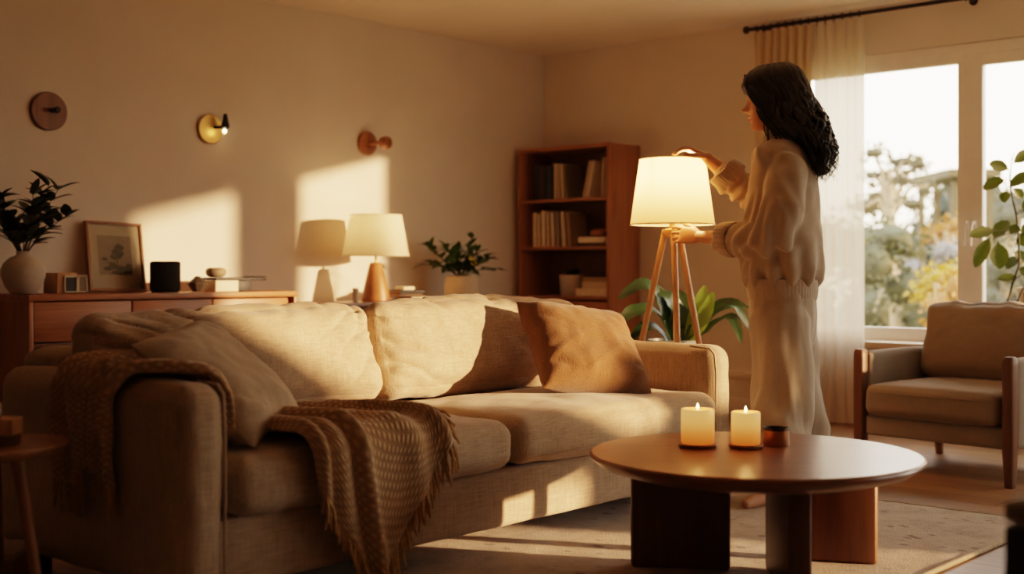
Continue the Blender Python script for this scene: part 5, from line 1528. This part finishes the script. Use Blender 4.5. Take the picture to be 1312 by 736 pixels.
for i in range(260):
    a0 = rnd.uniform(0.72, 2 * PI - 0.72)
    lock(a0, rnd.uniform(-.365, -.25), rnd.uniform(.007, .014), rnd.uniform(.18, .48), 1.0 + rnd.uniform(-.01, .05), rnd.uniform(-.25, .25))
for sx in (1, -1):                                   # strands framing the face
    for i in range(30):
        ph = rnd.uniform(0, 6.28); e = rnd.uniform(-.265, -.15); o_ = rnd.uniform(-.045, .016)
        pts = []
        for t in [k / 18 for k in range(19)]:
            z = .10 + (e - .10) * t
            y = .085 * (1 - t) ** 1.4 + (.012 + o_) + 0.020 * math.sin(t * 11 + ph) * t
            if t < .12: y -= .02 * (0.12 - t) / .12
            x = sx * (.050 + .046 * min(1, t * 3.5) - .030 * max(0, t - .5) + .008 * math.sin(t * 8 + ph) * t)
            pts.append(H(x, y - 0.03 * t, z))
        b.tube(pts, [rnd.uniform(.005, .008) * (1 - 0.8 * t ** 3) for t in [k / 18 for k in range(19)]], n=6, flat=.6)
for i in range(46):                                  # fringe over the forehead
    x0 = rnd.uniform(-.06, .06); pts = []
    for t in [k / 10 for k in range(11)]:
        z = .128 - (.100 + rnd.uniform(0, .002)) * t ** 1.5 - abs(x0) * .15 * t
        y = -.005 + .118 * math.sin(min(1, t * 1.15) * PI / 2) - abs(x0) * .42 * t - .012 * max(0, t - .75) / .25
        pts.append(H(x0 * (0.55 + .75 * t), y, z))
    b.tube(pts, [.0075 * (1 - .75 * t ** 2.5) for t in [k / 10 for k in range(11)]], n=6, flat=.55)
for i in range(40):                                  # loose fly-away ends down the back
    a0 = rnd.uniform(2.0, 4.3); lock(a0, rnd.uniform(-.38, -.30), .0022, rnd.uniform(.2, .45), 1.08, rnd.uniform(-.3, .3), 0.02)
cobj('hair', b, M['hair'], 70)

# sweatshirt
b = B()
TR = [(176, 1003, .045, .075, 5.085), (183, 1004, .085, .120, 5.085), (195, 1005, .112, .165, 5.085), (212, 1005, .125, .180, 5.085), (245, 1004, .138, .178, 5.085), (285, 1003, .146, .178, 5.08), (320, 1003, .153, .178, 5.08), (345, 1003.5, .156, .178, 5.08), (358, 1003, .146, .168, 5.08), (366, 1002.5, .128, .155, 5.08)]
rg = []
for y, px, fwd, sd, d in TR:
    c = P(px, y, d)
    rg.append([c + WFW * (fwd * math.copysign(abs(math.cos(a)) ** .85, math.cos(a))) + WLF * (sd * math.copysign(abs(math.sin(a)) ** .85, math.sin(a))) for a in [2 * PI * k / 44 for k in range(44)]])
b.rings(rg)
CUF_N = NE.lerp(NW, 0.56); CUF_F = FE.lerp(FW, 0.50)
b.capsule([P(1005, 212, 5.04), P(1010, 214, 4.96), P(1004, 262, 4.915), P(990, 305, 4.935), NE.lerp(NW, .12), NE.lerp(NW, .34), CUF_N], [.070, .079, .086, .086, .080, .070, .056], n=24)
b.capsule([P(1005, 214, 5.14), P(1002, 216, 5.22), P(978, 236, 5.26), FE, FE.lerp(FW, .25), CUF_F], [.070, .078, .078, .074, .066, .055], n=24)
def sweat_fold(p, n):
    e = 0.010 * noise.noise(p * 7) + 0.005 * noise.noise(p * 17)
    d_arm = min((p - NE).length, (p - FE).length)
    q = noise.noise(Vector((p.x * 5, p.y * 5, p.z * 5)))
    if d_arm < 0.22:
        t = (p - NE).dot((NW - NE).normalized()) if (p - NE).length < (p - FE).length else (p - FE).dot((FW - FE).normalized())
        e += 0.013 * (1 - d_arm / 0.22) * math.sin(t * 95 + q * 5 + p.z * 30)
    # long soft folds falling from the shoulders, bunching above the hem
    ang = math.atan2(p.y - 5.08, p.x - 1.09)
    lo = max(0.0, min(1.0, (1.08 - p.z) / 0.25))
    e += 0.014 * lo * math.sin(ang * 11 + q * 3 + p.z * 6)
    e += 0.010 * math.sin((p.x + p.z * 0.6) * 60 + q * 6) * max(0.0, noise.noise(p * 4 + Vector((3, 1, 2))))
    return e
b = remesh(b, 0.0065, 6, sweat_fold)
sweat = cobj('sweatshirt', b, M['sweat'], 180)
sub(sweat, woman)
def band(rings_c, name, amp, k, mat, th=0.010):
    """ribbed knitted band lofted through (centre, fwd, side, axis fwd, axis side)"""
    b = B(); rg = []
    for c, f_, s_, A, S_ in rings_c:
        rg.append([c + A * ((f_ + amp * math.cos(k * a)) * math.cos(a)) + S_ * ((s_ + amp * math.cos(k * a)) * math.sin(a)) for a in [2 * PI * i / 240 for i in range(240)]])
    b.rings(rg, cap=False)
    return b
hem = [(P(1002.5, y, 5.08), f_, s_, WFW, WLF) for y, f_, s_ in ((357, .130, .150), (358.5, .141, .164), (364, .141, .164), (374, .139, .161), (381, .137, .159), (384, .134, .155), (384, .120, .14))]
cobj('hem_band', band(hem, 'hem', .0007, 60, None), M['sweat'], 60, sweat)
for cc, dv in ((CUF_N, (NW - NE).normalized()), (CUF_F, (FW - FE).normalized())):
    A = dv.cross(Vector((0.2, 0.3, 0.9))).normalized(); S_ = dv.cross(A).normalized()
    cf = [(cc + dv * t, r, r * 1.03, A, S_) for t, r in ((-.035, .060), (-.040, .068), (-.030, .074), (-.005, .073), (.018, .070), (.030, .067), (.036, .060), (.030, .052), (.0, .046), (-.03, .044))]
    b = band(cf, 'cuff', .0010, 36, None)
    for v in b.bm.verts:
        v.co += (v.co - cc).normalized() * (0.007 * noise.noise(v.co * 22) + 0.004 * math.sin(v.co.z * 90))
    tag(cobj('cuff', b, M['sweat'], 80, sweat), 'rolled up sleeve cuff')
ncf = [(H(0, -.035, -.135) + UP * t, r, r * 1.12, WFW, WLF) for t, r in ((-.045, .082), (-.030, .078), (-.012, .068), (.004, .063), (.010, .060), (.004, .056), (-.02, .058))]
cobj('collar', band(ncf, 'collar', .0009, 70, None), M['sweat'], 60, sweat)

# trousers
b = B()
rg = []
for y, px, f_, s_ in ((362, 1002.5, .128, .148), (380, 1002.5, .132, .154), (400, 1002.5, .134, .158), (425, 1002, .128, .160), (445, 1002, .118, .150)):
    c = P(px, y, 5.08)
    rg.append([c + WFW * (f_ * math.cos(a)) + WLF * (s_ * math.sin(a)) for a in [2 * PI * k / 40 for k in range(40)]])
b.rings(rg)
b.tube([P(1001, 380, 5.05), P(1000, 412, 5.01), P(1000, 455, 4.985), P(1001, 500, 4.965), P(1003, 540, 4.92), P(1002, 580, 4.87), P(999, 620, 4.82), P(998, 638, 4.80)], [.09, .117, .118, .113, .114, .116, .115, .112], n=32)
b.tube([P(1004, 380, 5.12), P(1007, 412, 5.15), P(1012, 455, 5.165), P(1019, 505, 5.18), P(1026, 550, 5.20), P(1026, 590, 5.215), P(1022, 612, 5.22), P(1022, 616, 5.22)], [.09, .114, .113, .108, .109, .112, .112, .108], n=32)
def pant_fold(p, n):
    q = noise.noise(p * 3.5)
    ang = math.atan2(p.y - 5.05, p.x - 1.09)
    e = 0.012 * noise.noise(Vector((p.x * 14, p.y * 14, p.z * 2.2))) + 0.005 * noise.noise(Vector((p.x * 30, p.y * 30, p.z * 5)))
    e += 0.010 * math.sin((p.x * 0.8 + p.z * 0.35) * 42 + q * 4) * max(0.0, min(1, (0.75 - p.z) / 0.3))
    lo = max(0.0, min(1.0, (0.16 - p.z) / 0.14))
    e += 0.010 * lo * math.sin(p.z * 110 + q * 7 + ang * 2)
    return e
b = remesh(b, 0.0065, 6, pant_fold)
for v in b.bm.verts: v.co.z = max(v.co.z, 0.022)
cobj('trousers', b, M['pants'], 180)
# ---------------------------------------------------------------- camera, light
cd = bpy.data.cameras.new('camera'); cam = bpy.data.objects.new('camera', cd); COL.objects.link(cam)
cam.location = (CAM_X, 0, CAM_H); cam.rotation_euler = (PI / 2, 0, YAW)
cd.sensor_width = 36.0; cd.lens = F_PX / 1312 * 36.0; cd.shift_y = -20 / 1312
cd.clip_start = 0.05; cd.clip_end = 400
cd.dof.use_dof = True; cd.dof.focus_distance = 4.5; cd.dof.aperture_fstop = 1.7
SC.camera = cam

def lamp(name, kind, loc, energy, color, size=0.05):
    l = bpy.data.lights.new(name, kind); l.energy = energy; l.color = color
    if kind == 'POINT': l.shadow_soft_size = size
    o = bpy.data.objects.new(name, l); COL.objects.link(o); o.location = loc
    return o
SUN_DIR = Vector((-1, -0.48, -0.13)).normalized()
sun = lamp('sun', 'SUN', (12, 10, 6), 10.0, (1.0, 0.565, 0.29))
sun.data.angle = math.radians(1.3)
sun.rotation_euler = SUN_DIR.to_track_quat('-Z', 'Y').to_euler()
lamp('floor_lamp_light', 'POINT', LAMP_BULB, 25.0, (1.0, 0.55, 0.26), 0.045)
lamp('table_lamp_light', 'POINT', TABLE_BULB, 2.2, (1.0, 0.60, 0.26), 0.04)
for q in CANDLE_TIPS:
    lamp('candle_light', 'POINT', q + Vector((0, 0, 0.022)), 0.35, (1.0, 0.5, 0.16), 0.012)
w = bpy.data.worlds.new('evening_sky'); SC.world = w; w.use_nodes = True
nt = w.node_tree
for n in list(nt.nodes): nt.nodes.remove(n)
out = nt.nodes.new('ShaderNodeOutputWorld'); bg = nt.nodes.new('ShaderNodeBackground')
tc = nt.nodes.new('ShaderNodeTexCoord'); sp = nt.nodes.new('ShaderNodeSeparateXYZ')
nt.links.new(tc.outputs['Generated'], sp.inputs[0])
r = ramp(nt, [(0.0, (0.62, 0.49, 0.36)), (0.06, (1.0, 0.84, 0.67)), (0.35, (0.97, 0.88, 0.80)), (1.0, (0.70, 0.70, 0.72))])
nt.links.new(sp.outputs['Z'], r.inputs['Fac'])
nt.links.new(r.outputs['Color'], bg.inputs['Color'])
bg.inputs['Strength'].default_value = 6.2
nt.links.new(bg.outputs[0], out.inputs[0])

SC.view_settings.view_transform = 'Filmic'
SC.view_settings.look = 'Medium High Contrast'
SC.view_settings.exposure = 0.42
SC.cycles.use_denoising = True
SC.cycles.max_bounces = 10
SC.cycles.diffuse_bounces = 6
SC.cycles.transparent_max_bounces = 12
SC.cycles.sample_clamp_indirect = 6.0
SC.cycles.caustics_reflective = False
SC.cycles.caustics_refractive = False
